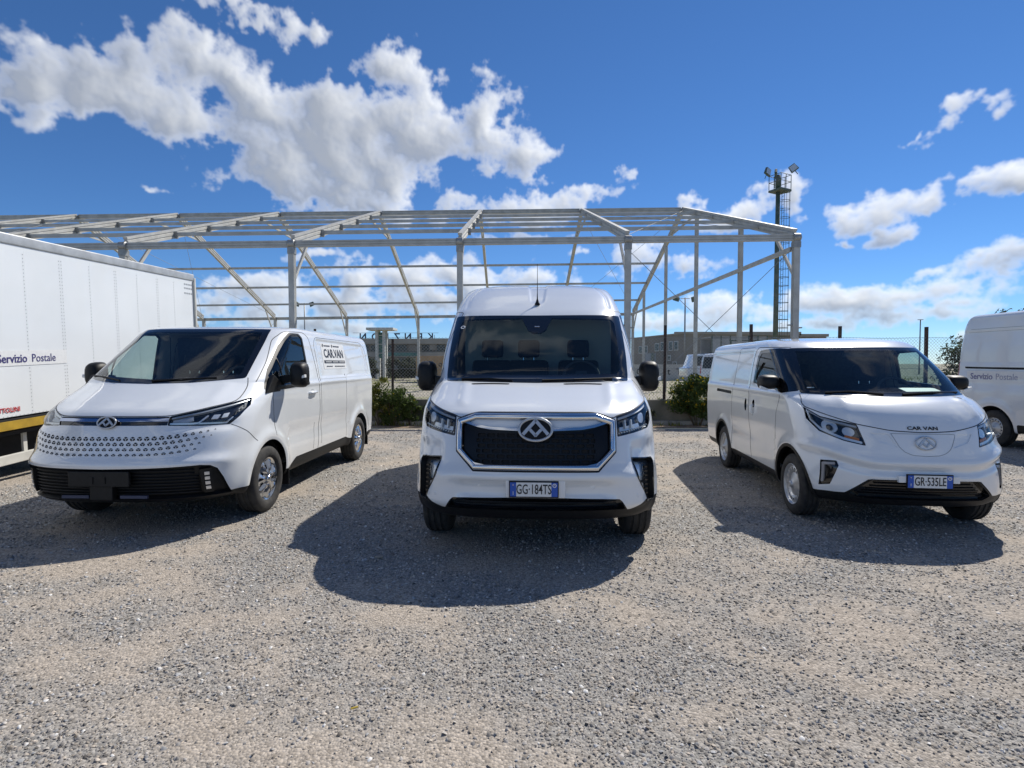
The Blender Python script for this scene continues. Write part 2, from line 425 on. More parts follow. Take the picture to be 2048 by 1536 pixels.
def compact(v, n, a, t):
    if len(t) == 0: return Skin(np.zeros((0, 3)), np.zeros((0, 3)), np.zeros((0, a.shape[1])), np.zeros((0, 3), int))
    u, inv = np.unique(t.ravel(), return_inverse=True)
    t2 = inv.reshape(-1, 3)
    ok = (t2[:, 0] != t2[:, 1]) & (t2[:, 1] != t2[:, 2]) & (t2[:, 0] != t2[:, 2])
    return Skin(v[u], n[u], a[u], t2[ok])

def skin_obj(S, name, mat, parent, off=0.0, wall=None, wall_mat=None, disp=None):
    """off: shift along the normal; wall: adds rims from the shifted edge to this offset"""
    if len(S.t) == 0: return None
    v = S.v + S.n * off
    if disp is not None: v = v + disp
    f = S.t.tolist()
    nrm = S.n
    verts = v
    nb = len(v)
    wf = []
    if wall is not None:
        e = np.vstack([S.t[:, [0, 1]], S.t[:, [1, 2]], S.t[:, [2, 0]]])
        k = np.sort(e, 1); kk = k[:, 0].astype(np.int64) * nb + k[:, 1]
        u, idx, c = np.unique(kk, return_index=True, return_counts=True)
        be = e[idx[c == 1]]
        bv, binv = np.unique(be.ravel(), return_inverse=True)
        bi = binv.reshape(-1, 2)
        ring0 = verts[bv]; ring1 = S.v[bv] + S.n[bv] * wall
        b0 = nb; b1 = nb + len(bv)
        verts = np.vstack([verts, ring0, ring1])
        wf = np.stack([b0 + bi[:, 1], b0 + bi[:, 0], b1 + bi[:, 0], b1 + bi[:, 1]], 1).tolist()
    o = mesh_obj(name, verts, f + wf, [mat, wall_mat or mat], parent, True)
    me = o.data
    if wf:
        mi = np.zeros(len(me.polygons), np.int32); mi[len(f):] = 1
        me.polygons.foreach_set('material_index', mi)
        sm = np.ones(len(me.polygons), bool); sm[len(f):] = False
        me.polygons.foreach_set('use_smooth', sm)
    ln = np.zeros((len(me.loops), 3))
    li = np.zeros(len(me.loops), np.int32); me.loops.foreach_get('vertex_index', li)
    nf = len(f) * 3
    ln[:nf] = nrm[li[:nf]]
    if wf:
        P = verts[np.asarray(wf)]
        nm = np.cross(P[:, 1] - P[:, 0], P[:, 3] - P[:, 0]); l = np.linalg.norm(nm, axis=1, keepdims=True)
        nm2 = np.cross(P[:, 2] - P[:, 1], P[:, 3] - P[:, 2]); l2 = np.linalg.norm(nm2, axis=1, keepdims=True)
        nm = np.where(l > 1e-12, nm / np.maximum(l, 1e-12), nm2 / np.maximum(l2, 1e-12))
        ln[nf:] = np.repeat(nm, 4, axis=0)
    me.normals_split_custom_set(ln.tolist())
    return o

def sd_poly(px, py, poly, rnd=0.0):
    """signed distance to a polygon, negative inside"""
    poly = np.asarray(poly, float); n = len(poly)
    d = np.full(px.shape, 1e9); inside = np.zeros(px.shape, bool)
    for i in range(n):
        a = poly[i]; b = poly[(i + 1) % n]
        e = b - a; wx = px - a[0]; wy = py - a[1]
        h = np.clip((wx * e[0] + wy * e[1]) / max(e @ e, 1e-12), 0, 1)
        d = np.minimum(d, (wx - e[0] * h) ** 2 + (wy - e[1] * h) ** 2)
        c = (a[1] > py) != (b[1] > py)
        with np.errstate(divide='ignore', invalid='ignore'):
            xi = (b[0] - a[0]) * (py - a[1]) / (b[1] - a[1] + 1e-15) + a[0]
        inside ^= c & (px < xi)
    d = np.sqrt(d)
    return np.where(inside, -d, d) - rnd

def sd_line(px, py, line):
    line = np.asarray(line, float); d = np.full(px.shape, 1e9)
    for i in range(len(line) - 1):
        a = line[i]; e = line[i + 1] - a; wx = px - a[0]; wy = py - a[1]
        h = np.clip((wx * e[0] + wy * e[1]) / max(e @ e, 1e-12), 0, 1)
        d = np.minimum(d, (wx - e[0] * h) ** 2 + (wy - e[1] * h) ** 2)
    return np.sqrt(d)

def pchip(x, y, xi):
    x = np.asarray(x, float); y = np.asarray(y, float)
    h = np.diff(x); dl = np.diff(y) / h
    m = np.zeros_like(y); m[0] = dl[0]; m[-1] = dl[-1]
    for i in range(1, len(x) - 1):
        if dl[i - 1] * dl[i] > 0:
            w1 = 2 * h[i] + h[i - 1]; w2 = h[i] + 2 * h[i - 1]
            m[i] = (w1 + w2) / (w1 / dl[i - 1] + w2 / dl[i])
    k = np.clip(np.searchsorted(x, xi) - 1, 0, len(x) - 2)
    t = (xi - x[k]) / h[k]
    return (y[k] * (2 * t ** 3 - 3 * t ** 2 + 1) + m[k] * h[k] * (t ** 3 - 2 * t ** 2 + t) + y[k + 1] * (-2 * t ** 3 + 3 * t ** 2) + m[k + 1] * h[k] * (t ** 3 - t ** 2))

def smooth01(x, a, b):
    t = np.clip((x - a) / (b - a), 0, 1)
    return t * t * (3 - 2 * t)

def loft_body(rows, nrow=130, nf=64, ns=90, nr=14, deform=None, rear_c=.22, zfine=1.4):
    """rows: (z, y of the front at the centre, half width, corner depth, corner power, y of the rear).
    Returns a closed skin whose surface coordinates are s (signed arc length from the front centre) and row height z."""
    rows = np.asarray(rows, float)
    seg = np.sqrt(np.diff(rows[:, 0]) ** 2 + np.diff(rows[:, 1]) ** 2 + .35 * np.diff(rows[:, 2]) ** 2) + 1e-4
    dens = np.where(rows[:-1, 0] < zfine, 2.2, 1.0) * np.where(rows[:-1, 2] < .55 * rows[:, 2].max(), .5, 1)
    t = np.concatenate([[0], np.cumsum(seg * dens)])
    ti = np.linspace(0, t[-1], nrow)
    P = np.stack([pchip(t, rows[:, k], ti) for k in range(6)], 1)
    nh = nf + ns + nr
    H = np.zeros((nrow, nh, 3)); SS = np.zeros((nrow, nh))
    th = np.linspace(0, np.pi / 2, 700)
    for i in range(nrow):
        z, yc, w, C, p, yr = P[i]
        w = max(w, 1e-4)
        if yc + C > yr - rear_c: C = max(.01, (yr - rear_c - yc) * .9)
        x = w * np.sin(th) ** (2 / p); y = yc + C * (1 - np.cos(th))
        L = np.concatenate([[0], np.cumsum(np.hypot(np.diff(x), np.diff(y)))])
        li = np.linspace(0, L[-1], nf, endpoint=False)
        fx = np.interp(li, L, x); fy = np.interp(li, L, y)
        rc = min(rear_c, w * .8)
        sy = np.linspace(yc + C, yr - rc, ns, endpoint=False)
        a = np.linspace(0, np.pi / 2, nr)
        rx = w - rc + rc * np.cos(a); ry = yr - rc + rc * np.sin(a)
        rx[-1] = 0.0
        H[i, :, 0] = np.concatenate([fx, np.full(ns, w), rx]); H[i, :, 1] = np.concatenate([fy, sy, ry]); H[i, :, 2] = z
        dd = np.hypot(np.diff(H[i, :, 0]), np.diff(H[i, :, 1]))
        SS[i] = np.concatenate([[0], np.cumsum(dd)])
    left = H[:, :0:-1].copy(); left[:, :, 0] *= -1
    G = np.concatenate([left, H], 1); S = np.concatenate([-SS[:, :0:-1], SS], 1)
    nc = G.shape[1]
    A = np.stack([S, G[:, :, 2].copy()], 2)
    if deform is not None:
        for dfm in (deform if isinstance(deform, list) else [deform]):
            N = grid_normals(G)
            G = G + N * dfm(G.reshape(-1, 3), A.reshape(-1, 2), N.reshape(-1, 3)).reshape(nrow, nc, 1)
    N = grid_normals(G)
    idx = np.arange(nrow * nc).reshape(nrow, nc)
    a, b, c, d = idx[:-1, :-1], idx[:-1, 1:], idx[1:, 1:], idx[1:, :-1]
    T = np.concatenate([np.stack([a, b, c], 2).reshape(-1, 3), np.stack([a, c, d], 2).reshape(-1, 3)])
    return Skin(G.reshape(-1, 3), N.reshape(-1, 3), A.reshape(-1, 2), T)

def grid_normals(G):
    du = np.gradient(G, axis=1); dv = np.gradient(G, axis=0)
    n = np.cross(du, dv)
    l = np.linalg.norm(n, axis=2, keepdims=True)
    n = np.where(l > 1e-10, n / np.maximum(l, 1e-10), np.array([0, 0, 1.0]))
    return n

def subdiv(S, n=1):
    for _ in range(n):
        if len(S.t) == 0: return S
        nv = len(S.v); t = S.t
        e = np.sort(np.vstack([t[:, [0, 1]], t[:, [1, 2]], t[:, [2, 0]]]), 1).astype(np.int64)
        u, inv = np.unique(e[:, 0] * nv + e[:, 1], return_inverse=True)
        p, q = u // nv, u % nv
        nn = S.n[p] + S.n[q]; nn /= np.maximum(np.linalg.norm(nn, axis=1, keepdims=True), 1e-9)
        m = len(t); ab, bc, ca = nv + inv[:m], nv + inv[m:2 * m], nv + inv[2 * m:]
        T = np.vstack([np.stack(x, 1) for x in ((t[:, 0], ab, ca), (ab, t[:, 1], bc), (ca, bc, t[:, 2]), (ab, bc, ca))])
        S = Skin(np.vstack([S.v, (S.v[p] + S.v[q]) / 2]), np.vstack([S.n, nn]), np.vstack([S.a, (S.a[p] + S.a[q]) / 2]), T)
    return S

def merge(*ss):
    ss = [s for s in ss if len(s.t)]
    off = np.cumsum([0] + [len(s.v) for s in ss])
    return Skin(np.vstack([s.v for s in ss]), np.vstack([s.n for s in ss]), np.vstack([s.a for s in ss]), np.vstack([s.t + o for s, o in zip(ss, off)]))

from mathutils.bvhtree import BVHTree
class Locator:
    """surface coordinate (s, z) -> point and normal"""
    def __init__(s, S, keep=None, yz=False):
        t = S.t
        if keep is not None: t = t[keep(S.v[t].mean(1))]
        s.S, s.t = S, t
        s.A = S.v[:, 1:3] if yz else S.a
        s.b = BVHTree.FromPolygons([(float(a[0]), float(a[1]), 0.0) for a in s.A], [tuple(int(i) for i in f) for f in t])
    def __call__(s, u, z):
        h = s.b.ray_cast(Vector((u, z, 1)), Vector((0, 0, -1)))
        if h[0] is None: h = s.b.find_nearest(Vector((u, z, 0)))
        tri = s.t[h[2]]; a = s.A[tri]
        m = np.array([[a[0, 0], a[1, 0], a[2, 0]], [a[0, 1], a[1, 1], a[2, 1]], [1, 1, 1]])
        try: w = np.linalg.solve(m, [h[0].x, h[0].y, 1])
        except np.linalg.LinAlgError: w = np.array([1, 0, 0])
        n = w @ s.S.n[tri]
        return w @ s.S.v[tri], n / np.linalg.norm(n)

def ribbon(L, pts, parent, hw=.0042, lift=.0012, step=.03, mat=None, name='panel_gap'):
    """a thin strip laid along a line of surface coordinates (shut lines)"""
    pts = np.asarray(pts, float)
    d = np.concatenate([[0], np.cumsum(np.hypot(*np.diff(pts, axis=0).T))])
    n = max(2, int(d[-1] / step))
    ti = np.linspace(0, d[-1], n)
    P = [L(u, z) for u, z in zip(np.interp(ti, d, pts[:, 0]), np.interp(ti, d, pts[:, 1]))]
    pos = np.array([p for p, _ in P]); nor = np.array([q for _, q in P])
    tan = np.gradient(pos, axis=0); sd = np.cross(nor, tan); sd /= np.maximum(np.linalg.norm(sd, axis=1, keepdims=True), 1e-9)
    v = np.vstack([pos + nor * lift + sd * hw, pos + nor * lift - sd * hw, pos - nor * .004 + sd * hw, pos - nor * .004 - sd * hw])
    f = [(i, n + i, n + i + 1, i + 1) for i in range(n - 1)] + [(2 * n + i, i, i + 1, 2 * n + i + 1) for i in range(n - 1)] + [(n + i, 3 * n + i, 3 * n + i + 1, n + i + 1) for i in range(n - 1)]
    return mesh_obj(name, v, f, mat or M_SEAM, parent)

def rline(pts, r=.06, n=5):
    """polyline with rounded corners"""
    out = [pts[0]]
    for a, b, c in zip(pts[:-2], pts[1:-1], pts[2:]):
        a, b, c = map(np.array, (a, b, c)); l1, l2 = np.linalg.norm(a - b), np.linalg.norm(c - b); k = min(r, l1 * .45, l2 * .45)
        p, q = b + (a - b) / l1 * k, b + (c - b) / l2 * k
        for t in np.linspace(0, 1, n): out.append(tuple((1 - t) ** 2 * p + 2 * t * (1 - t) * b + t * t * q))
    return out + [pts[-1]]
# ------------------------------------------------------------------ van body skins (metres, nose at y = 0, tail at +y)
def rows_centre():
    Y = 5.55
    return [(.32, .45, .70, .4, 3.4, Y - .4), (.32, .10, .93, .45, 3.4, Y), (.37, .04, .98, .48, 3.5, Y), (.48, .0, 1.0, .5, 3.6, Y), (.66, .0, 1.01, .55, 3.4, Y),
            (.85, .035, 1.02, .6, 3.2, Y), (1.05, .09, 1.02, .65, 3.0, Y), (1.14, .14, 1.02, .68, 3.0, Y), (1.19, .23, 1.015, .66, 3.0, Y), (1.28, .50, 1.01, .62, 3.0, Y),
            (1.37, .80, 1.0, .55, 3.2, Y), (1.41, .96, .995, .5, 3.5, Y), (1.45, 1.03, .99, .45, 4.0, Y), (1.65, 1.24, .985, .42, 4.5, Y), (1.95, 1.58, .96, .40, 4.5, Y),
            (2.11, 1.78, .945, .40, 4.5, Y), (2.19, 1.92, .935, .40, 4.2, Y), (2.36, 2.26, .915, .42, 4, Y), (2.48, 2.56, .875, .45, 3.8, Y - .05), (2.55, 2.91, .79, .5, 3.5, Y - .1),
            (2.59, 3.3, .58, .5, 3, Y - .3), (2.605, 3.6, 0, .4, 2.5, Y - .6)]

def rows_left():
    Y = 5.05
    return [(.30, .5, .68, .4, 3, Y - .4), (.30, .14, .92, .5, 3, Y), (.35, .07, .965, .52, 3, Y), (.5, .02, .985, .55, 2.9, Y), (.65, .0, .995, .6, 2.8, Y), (.76, .03, .995, .62, 2.8, Y),
            (.9, .06, 1.0, .65, 2.7, Y), (1.03, .10, 1.0, .7, 2.6, Y), (1.10, .155, 1.0, .73, 2.6, Y), (1.18, .28, 1.0, .75, 2.6, Y), (1.27, .45, .995, .75, 2.6, Y), (1.345, .60, .985, .72, 2.7, Y),
            (1.385, .67, .978, .68, 2.9, Y), (1.6, 1.02, .945, .56, 3.4, Y), (1.8, 1.35, .91, .45, 4.0, Y), (1.9, 1.51, .888, .38, 4.5, Y - .02), (1.95, 1.61, .865, .35, 4.5, Y - .05),
            (1.99, 1.87, .80, .4, 4, Y - .1), (2.015, 2.3, .6, .5, 3.2, Y - .3), (2.025, 2.8, 0, .4, 2.5, Y - .6)]

def rows_right():
    Y = 4.5
    return [(.26, .45, .6, .4, 3, Y - .4), (.26, .12, .80, .48, 3, Y), (.32, .05, .845, .5, 3, Y), (.45, .01, .865, .52, 2.9, Y), (.57, .0, .875, .56, 2.8, Y), (.72, .015, .88, .6, 2.8, Y), (.86, .05, .885, .62, 2.7, Y),
            (.95, .085, .885, .65, 2.7, Y), (1.02, .12, .885, .66, 2.6, Y), (1.11, .19, .88, .66, 2.6, Y), (1.19, .32, .875, .64, 2.7, Y), (1.242, .49, .865, .6, 2.8, Y), (1.28, .56, .86, .58, 3, Y),
            (1.45, .82, .835, .52, 3.4, Y), (1.66, 1.14, .795, .48, 3.6, Y), (1.745, 1.28, .775, .46, 3.6, Y), (1.80, 1.43, .75, .45, 3.4, Y - .02), (1.84, 1.75, .67, .5, 3.2, Y - .08), (1.865, 2.1, .48, .5, 3, Y - .2), (1.87, 2.5, 0, .4, 2.5, Y - .5)]

PLACE = {'centre': ((.18, 4.2, 0), -3.0), 'left': ((-3.57, 4.75, 0), -1.5), 'right': ((3.66, 4.81, 0), -6.5)}
# ------------------------------------------------------------------ van parts shared by the three vans
def aS(a): return np.abs(a[:, 0])
def wheel(name, parent, x, y, r, w, rim_r, style, outer):
    """outer: +1 when the visible face looks to +x, -1 to -x. Returns wheel empty with tyre and rim"""
    e = empty(name, (x, y, r)); e.parent = parent
    e.rotation_euler = (random.uniform(0, 6), 0, 0)
    hw = w / 2; sh = r - .022
    prof = [(-hw * .82, rim_r - .005), (-hw * .98, rim_r + .02), (-hw, (rim_r + sh) / 2), (-hw * .96, sh - .012), (-hw * .86, sh + .006), (-hw * .72, r - .002)]
    for g in (-.45, 0, .45):
        prof += [(hw * g - .013, r), (hw * g - .009, r - .010), (hw * g + .009, r - .010), (hw * g + .013, r)]
    prof += [(hw * .72, r - .002), (hw * .86, sh + .006), (hw * .96, sh - .012), (hw, (rim_r + sh) / 2), (hw * .98, rim_r + .02), (hw * .82, rim_r - .005)]
    MB().lathe(prof, 'x', n=64).build('tyre', M_TYRE, e, autosmooth=.6)
    # tread blocks on the shoulders
    tb = MB()
    for k in range(48):
        a = 2 * math.pi * k / 48
        for sx in (-1, 1):
            rot = Matrix.Rotation(a, 3, 'X')
            tb.box(rot @ Vector((sx * hw * .60, 0, r - .0085)), (hw * .18, .020, .014), rot)
    tb.build('tread_blocks', M_TYRE, e)['kind'] = 'stuff'
    # rim: polar skin cut by holes
    nr_, na = 26, 120
    rr = np.linspace(.001, rim_r, nr_); aa = np.linspace(0, 2 * np.pi, na, endpoint=False)
    Rg, Ag = np.meshgrid(rr, aa, indexing='ij')
    q = Rg / rim_r
    if style == 'steel':
        dep = .030 * np.exp(-((q - .0) / .16) ** 2) + np.where(q < .62, .018 - .03 * (q / .62) ** 2, 0) + .030 * smooth01(q, .60, .72) * (1 - smooth01(q, .82, .92)) * .35 + .028 * smooth01(q, .90, 1.0)
    else:
        dep = .034 * (1 - q ** 2) * .9 + .012 * np.cos(Ag * 7) * smooth01(q, .25, .5) * (1 - smooth01(q, .8, .95)) + .02 * smooth01(q, .88, 1.0)
    X = outer * (hw * .62 + dep)
    G = np.stack([X, Rg * np.cos(Ag), Rg * np.sin(Ag)], 2)
    idx = np.arange(nr_ * na).reshape(nr_, na); nx = np.roll(idx, -1, 1)
    T = np.concatenate([np.stack([idx[:-1], idx[1:], nx[1:]], 2).reshape(-1, 3), np.stack([idx[:-1], nx[1:], nx[:-1]], 2).reshape(-1, 3)])
    if outer < 0: T = T[:, ::-1]
    Gp = np.concatenate([G, G[:, :1]], 1)
    du = np.gradient(np.concatenate([G[:, -1:], G, G[:, :1]], 1), axis=1)[:, 1:-1]; dv = np.gradient(G, axis=0)
    n = np.cross(dv, du); n /= np.maximum(np.linalg.norm(n, axis=2, keepdims=True), 1e-12)
    n = np.where((n[:, :, :1] * outer) < 0, -n, n)
    S = Skin(G.reshape(-1, 3), n.reshape(-1, 3), np.stack([Rg.ravel(), Ag.ravel()], 1), T)
    S = subdiv(S, 1)
    def holes(v, a, nn):
        ra = np.hypot(v[:, 1], v[:, 2]); an = np.arctan2(v[:, 2], v[:, 1])
        if style == 'steel':
            k = 2 * np.pi / 16; d = (an + k / 2) % k - k / 2
            return np.hypot(d * ra, ra - rim_r * .775) - .0165
        k = 2 * np.pi / 7; d = (an + k / 2) % k - k / 2
        big = np.maximum(np.abs(d * ra) - .021 * (ra / rim_r), np.abs(ra - rim_r * .70) - rim_r * .13)
        d2 = (an) % k - k / 2
        small = np.maximum(np.abs(d2 * ra) - .010, np.abs(ra - rim_r * .55) - rim_r * .10)
        return np.minimum(big, small)
    hol, body = clip(S, holes)
    m = M_SILVER if style == 'steel' else M_CHROME
    skin_obj(body, 'rim', m, e, wall=-.02)
    if len(hol.t): skin_obj(hol, 'rim_opening', M_DARK, e, off=-.02)
    cap = MB(); cap.lathe([(outer * (hw * .62 + .028), .0001), (outer * (hw * .62 + .05), .012), (outer * (hw * .62 + .046), rim_r * .14), (outer * (hw * .62 + .02), rim_r * .17)], 'x', n=28)
    cap.build('hub_cap', m, e, smooth=True)
    if style != 'steel':
        for k in range(5):
            a = 2 * math.pi * k / 5 + .3
            MB().lathe([(outer * (hw * .62 + .02), .009), (outer * (hw * .62 + .046), .008), (outer * (hw * .62 + .048), .0005)], 'x', (0, rim_r * .3 * math.cos(a), rim_r * .3 * math.sin(a)), 8).build('wheel_bolt', m, e)
    MB().lathe([(-outer * hw * .2, .01), (-outer * hw * .2, rim_r - .002), (outer * hw * .3, rim_r - .002)], 'x', n=32).build('wheel_drum', M_DARK, e)
    return e

def wheel_well(parent, y, z, r, x_out, x_in):
    for sgn in (-1, 1):
        b = MB(); n = 24; vs = []; fs = []
        for i in range(n + 1):
            a = -0.02 + (math.pi + .04) * i / n
            for x in (x_out, x_in):
                vs.append((sgn * x, y + r * math.cos(a), z + r * math.sin(a)))
        for i in range(n): fs.append((2 * i, 2 * i + 1, 2 * i + 3, 2 * i + 2))
        c = len(vs)
        vs += [(sgn * x_in, y, z)]
        for i in range(n): fs.append((2 * i + 1, c, 2 * i + 3))
        b.add(vs, fs).build('wheel_well', M_DARK, parent)

def emblem(parent, pt, tilt, w, h, ring_m, bar_m, back_m, yaw=0.0):
    """oval badge: ring, backing, peaked chevron with a diamond in its middle"""
    e = empty('emblem', pt); e.parent = parent; e.rotation_euler = (-tilt, 0, yaw)
    n = 48
    pts = [(w * math.cos(2 * math.pi * k / n), 0, h * math.sin(2 * math.pi * k / n)) for k in range(n)]
    b = MB(); rt = w * .085
    vs = []; fs = []
    for k, p in enumerate(pts):
        nx, nz = math.cos(2 * math.pi * k / n) * h, math.sin(2 * math.pi * k / n) * w; l = math.hypot(nx, nz); nx /= l; nz /= l
        for j in range(8):
            a = 2 * math.pi * j / 8
            vs.append((p[0] + nx * math.cos(a) * rt, -.012 + math.sin(a) * rt * .8, p[2] + nz * math.cos(a) * rt))
    for k in range(n):
        for j in range(8): fs.append((k * 8 + j, k * 8 + (j + 1) % 8, ((k + 1) % n) * 8 + (j + 1) % 8, ((k + 1) % n) * 8 + j))
    b.add(vs, fs).build('emblem_ring', ring_m, e, smooth=True)
    b = MB(); b.prism([(w * 1.0 * math.cos(2 * math.pi * k / n), h * 1.0 * math.sin(2 * math.pi * k / n)) for k in range(n)], -.010, .02, 'y'); b.build('emblem_backing', back_m, e)
    b = MB(); t = .024
    def bar(x0, z0, x1, z1, th):
        dx, dz = x1 - x0, z1 - z0; l = math.hypot(dx, dz); px, pz = -dz / l * th / 2, dx / l * th / 2
        b.prism([(x0 + px, z0 + pz), (x0 - px, z0 - pz), (x1 - px, z1 - pz), (x1 + px, z1 + pz)], -.010 - w * .1, -.008, 'y')
    th = w * .20
    bar(-w * .76, -h * .46, w * .03, h * .84, th); bar(w * .76, -h * .46, -w * .03, h * .84, th)
    bar(-w * .34, -h * .02, w * .03, -h * .60, th * .9); bar(w * .34, -h * .02, -w * .03, -h * .60, th * .9)
    b.build('emblem_chevron', bar_m, e)
    return e

def number_plate(parent, pt, tilt, text, yaw=0.0):
    e = empty('number_plate', pt); e.parent = parent; e.rotation_euler = (-tilt, 0, yaw)
    MB().box((0, .0, 0), (.380, .014, .128)).build('plate_frame', M_BLACKP, e, bevel=.004)
    MB().box((0, -.008, 0), (.268, .006, .108)).build('plate_face', M_PLATEW, e)
    for sx in (-1, 1):
        MB().box((sx * .158, -.008, 0), (.047, .006, .108)).build('plate_band', M_PLATEB, e)
    text_obj('plate_characters', text, .105, M_INK, e, (0, -.0125, -.001), (R(90), 0, 0), .001, sx=.60 if len(text) < 9 else .56, offset=.0008)
    text_obj('country_letter', 'I', .04, M_PLATEW, e, (-.158, -.0125, -.03), (R(90), 0, 0), .0008)
    rg = MB(); rg.lathe([(-.0115, .010), (-.0125, .013), (-.0115, .016)], 'y', (.158, 0, .032), 16); rg.build('date_ring', M_PLATEW, e)
    for sx in (-1, 1):
        MB().box((sx * .158, -.0115, .035), (.006, .003, .006)).build('plate_screw', M_CHROME, e)
    return e

def mirror(parent, sgn, c, d, arm_to, tall):
    """housing centre c, size d"""
    e = empty('door_mirror', (sgn * c[0], c[1], c[2])); e.parent = parent
    b = MB()
    hx, hy, hz = d[0] / 2, d[1] / 2, d[2] / 2
    n, m = 24, 9
    vs = []; fs = []
    for i in range(m):
        t = i / (m - 1); yy = -hy + 2 * hy * t
        k = (1 - (1 - t) ** 2.6) ** .5 if t < 1 else 1
        k = .42 + .58 * k
        for j in range(n):
            a = 2 * math.pi * j / n; ca, sa = math.cos(a), math.sin(a); p = 3.4
            sq = (abs(ca) ** p + abs(sa) ** p) ** (-1 / p)
            vs.append((hx * k * ca * sq, yy, hz * k * sa * sq))
    for i in range(m - 1):
        for j in range(n): fs.append((i * n + j, i * n + (j + 1) % n, (i + 1) * n + (j + 1) % n, (i + 1) * n + j))
    fs += [tuple(range(n - 1, -1, -1)), tuple((m - 1) * n + j for j in range(n))]
    b.add(vs, fs).build('mirror_housing', M_BLACKP, e, autosmooth=.9)
    MB().box((0, hy + .002, 0), (d[0] * .84, .004, d[2] * .84)).build('mirror_glass', M_CHROME, e, bevel=.01)
    zi = -hz * (.12 if tall else .75)
    MB().prism([(sgn * hx * 1.02, zi - .012), (sgn * hx * .35, zi - .03), (sgn * hx * .25, zi - .012), (sgn * hx * 1.0, zi + .022)], -hy * .78, -hy * .1, 'y').build('indicator', M_PLATEW, e, bevel=.004)
    ax = -sgn * (c[0] - arm_to)
    b = MB(); b.prism([(-sgn * hx * .7, -hz * .55), (ax, -hz * .75), (ax, -hz * .05), (-sgn * hx * .7, hz * .05)], -hy * .2, hy * .7, 'y')
    b.build('mirror_arm', M_BLACKP, e, bevel=.015)
    return e

def seat(parent, x, y, z, name='seat'):
    e = empty(name, (x, y, z)); e.parent = parent
    MB().box((0, .10, -.30), (.46, .16, .62), Matrix.Rotation(R(-10), 3, 'X')).build('backrest', M_SEAT, e, bevel=.06, seg=3, autosmooth=.9)
    MB().box((0, -.12, -.62), (.46, .5, .14)).build('cushion', M_SEAT, e, bevel=.05, seg=3, autosmooth=.9)
    MB().box((0, .17, .14), (.25, .10, .20), Matrix.Rotation(R(-8), 3, 'X')).build('headrest', M_SEAT, e, bevel=.045, seg=4, autosmooth=.9)
    for s in (-.06, .06): MB().tube([(s, .16, -.02), (s, .17, .08)], .007, 6).build('headrest_rod', M_CHROME, e)
    return e

def steering_wheel(parent, c, tilt=R(35)):
    e = empty('steering_wheel', c); e.parent = parent; e.rotation_euler = (-tilt, 0, 0)
    n = 30
    pts = [(.185 * math.cos(2 * math.pi * k / n), 0, .185 * math.sin(2 * math.pi * k / n)) for k in range(n + 1)]
    MB().tube(pts, .016, 8, cap=False).build('wheel_ring', M_TRIM, e, smooth=True)
    b = MB(); b.box((0, 0, 0), (.12, .04, .10)); b.box((0, 0, 0), (.36, .02, .035)); b.box((0, 0, -.09), (.04, .02, .17)); b.build('wheel_boss', M_TRIM, e)
    return e

def wiper(parent, L, pts, lift=.012):
    P = []
    for s, z in pts:
        p, n = L(s, z); P.append(p + n * lift)
    e = empty('wiper', P[0]); e.parent = parent
    Q = [Vector(p) - Vector(P[0]) for p in P]
    MB().tube(Q, [.010] + [.006] * (len(Q) - 1), 6).build('wiper_arm', M_BLACKP, e)
    b = MB()
    B = []
    for s, z in pts[1:]:
        p, n = L(s, z + .0); B.append(Vector(p + n * .005) - Vector(P[0]))
    b.tube(B, .008, 6).build('wiper_blade', M_BLACKP, e)
    return e

def side_locators(S, y0=.5):
    return {sg: Locator(S, lambda c: (c[:, 0] * sg > .45) & (c[:, 1] > y0), yz=True) for sg in (-1, 1)}

def near(S, f, n=1):
    """finer triangles where f < 0, so later cuts stay crisp"""
    i, o = clip(S, f)
    return merge(subdiv(i, n), o)

def side_sel(v, sgn): return .3 - sgn * v[:, 0]

def arches(S, axles, z, r):
    out = S
    for y in axles:
        _, out = clip(out, lambda v, a, n: np.maximum(np.hypot(v[:, 1] - y, v[:, 2] - z) - r, .45 - np.abs(v[:, 0])))
    return out

def ring_dist(v, y, z, r): return np.abs(np.hypot(v[:, 1] - y, v[:, 2] - z) - r)

def bump(x, c, w): return np.exp(-((x - c) / w) ** 2)
# ------------------------------------------------------------------ ground
def vnoise(x, y, seed, sc):
    tab = np.random.default_rng(seed).random((64, 64))
    x = x * sc + 100; y = y * sc + 100
    xi, yi = np.floor(x).astype(int), np.floor(y).astype(int); fx, fy = x - xi, y - yi
    fx = fx * fx * (3 - 2 * fx); fy = fy * fy * (3 - 2 * fy)
    g = lambda a, b: tab[a % 64, b % 64]
    return (g(xi, yi) * (1 - fx) + g(xi + 1, yi) * fx) * (1 - fy) + (g(xi, yi + 1) * (1 - fx) + g(xi + 1, yi + 1) * fx) * fy

def stone_cover(x, y):
    """how much loose stone lies here (0 bare dirt .. 1 full gravel)"""
    u = x + .35 * y; v = y * 1.25
    w = .30 * vnoise(u, v, 1, .62) + .32 * vnoise(u, v, 2, 1.7) + .24 * vnoise(u, v, 3, 4.1) + .14 * vnoise(u, v, 4, 9.0)
    w = w - .05 * np.clip((4.2 - y) / 2, 0, 1)
    return np.clip((w - .39) / .22, 0, 1)

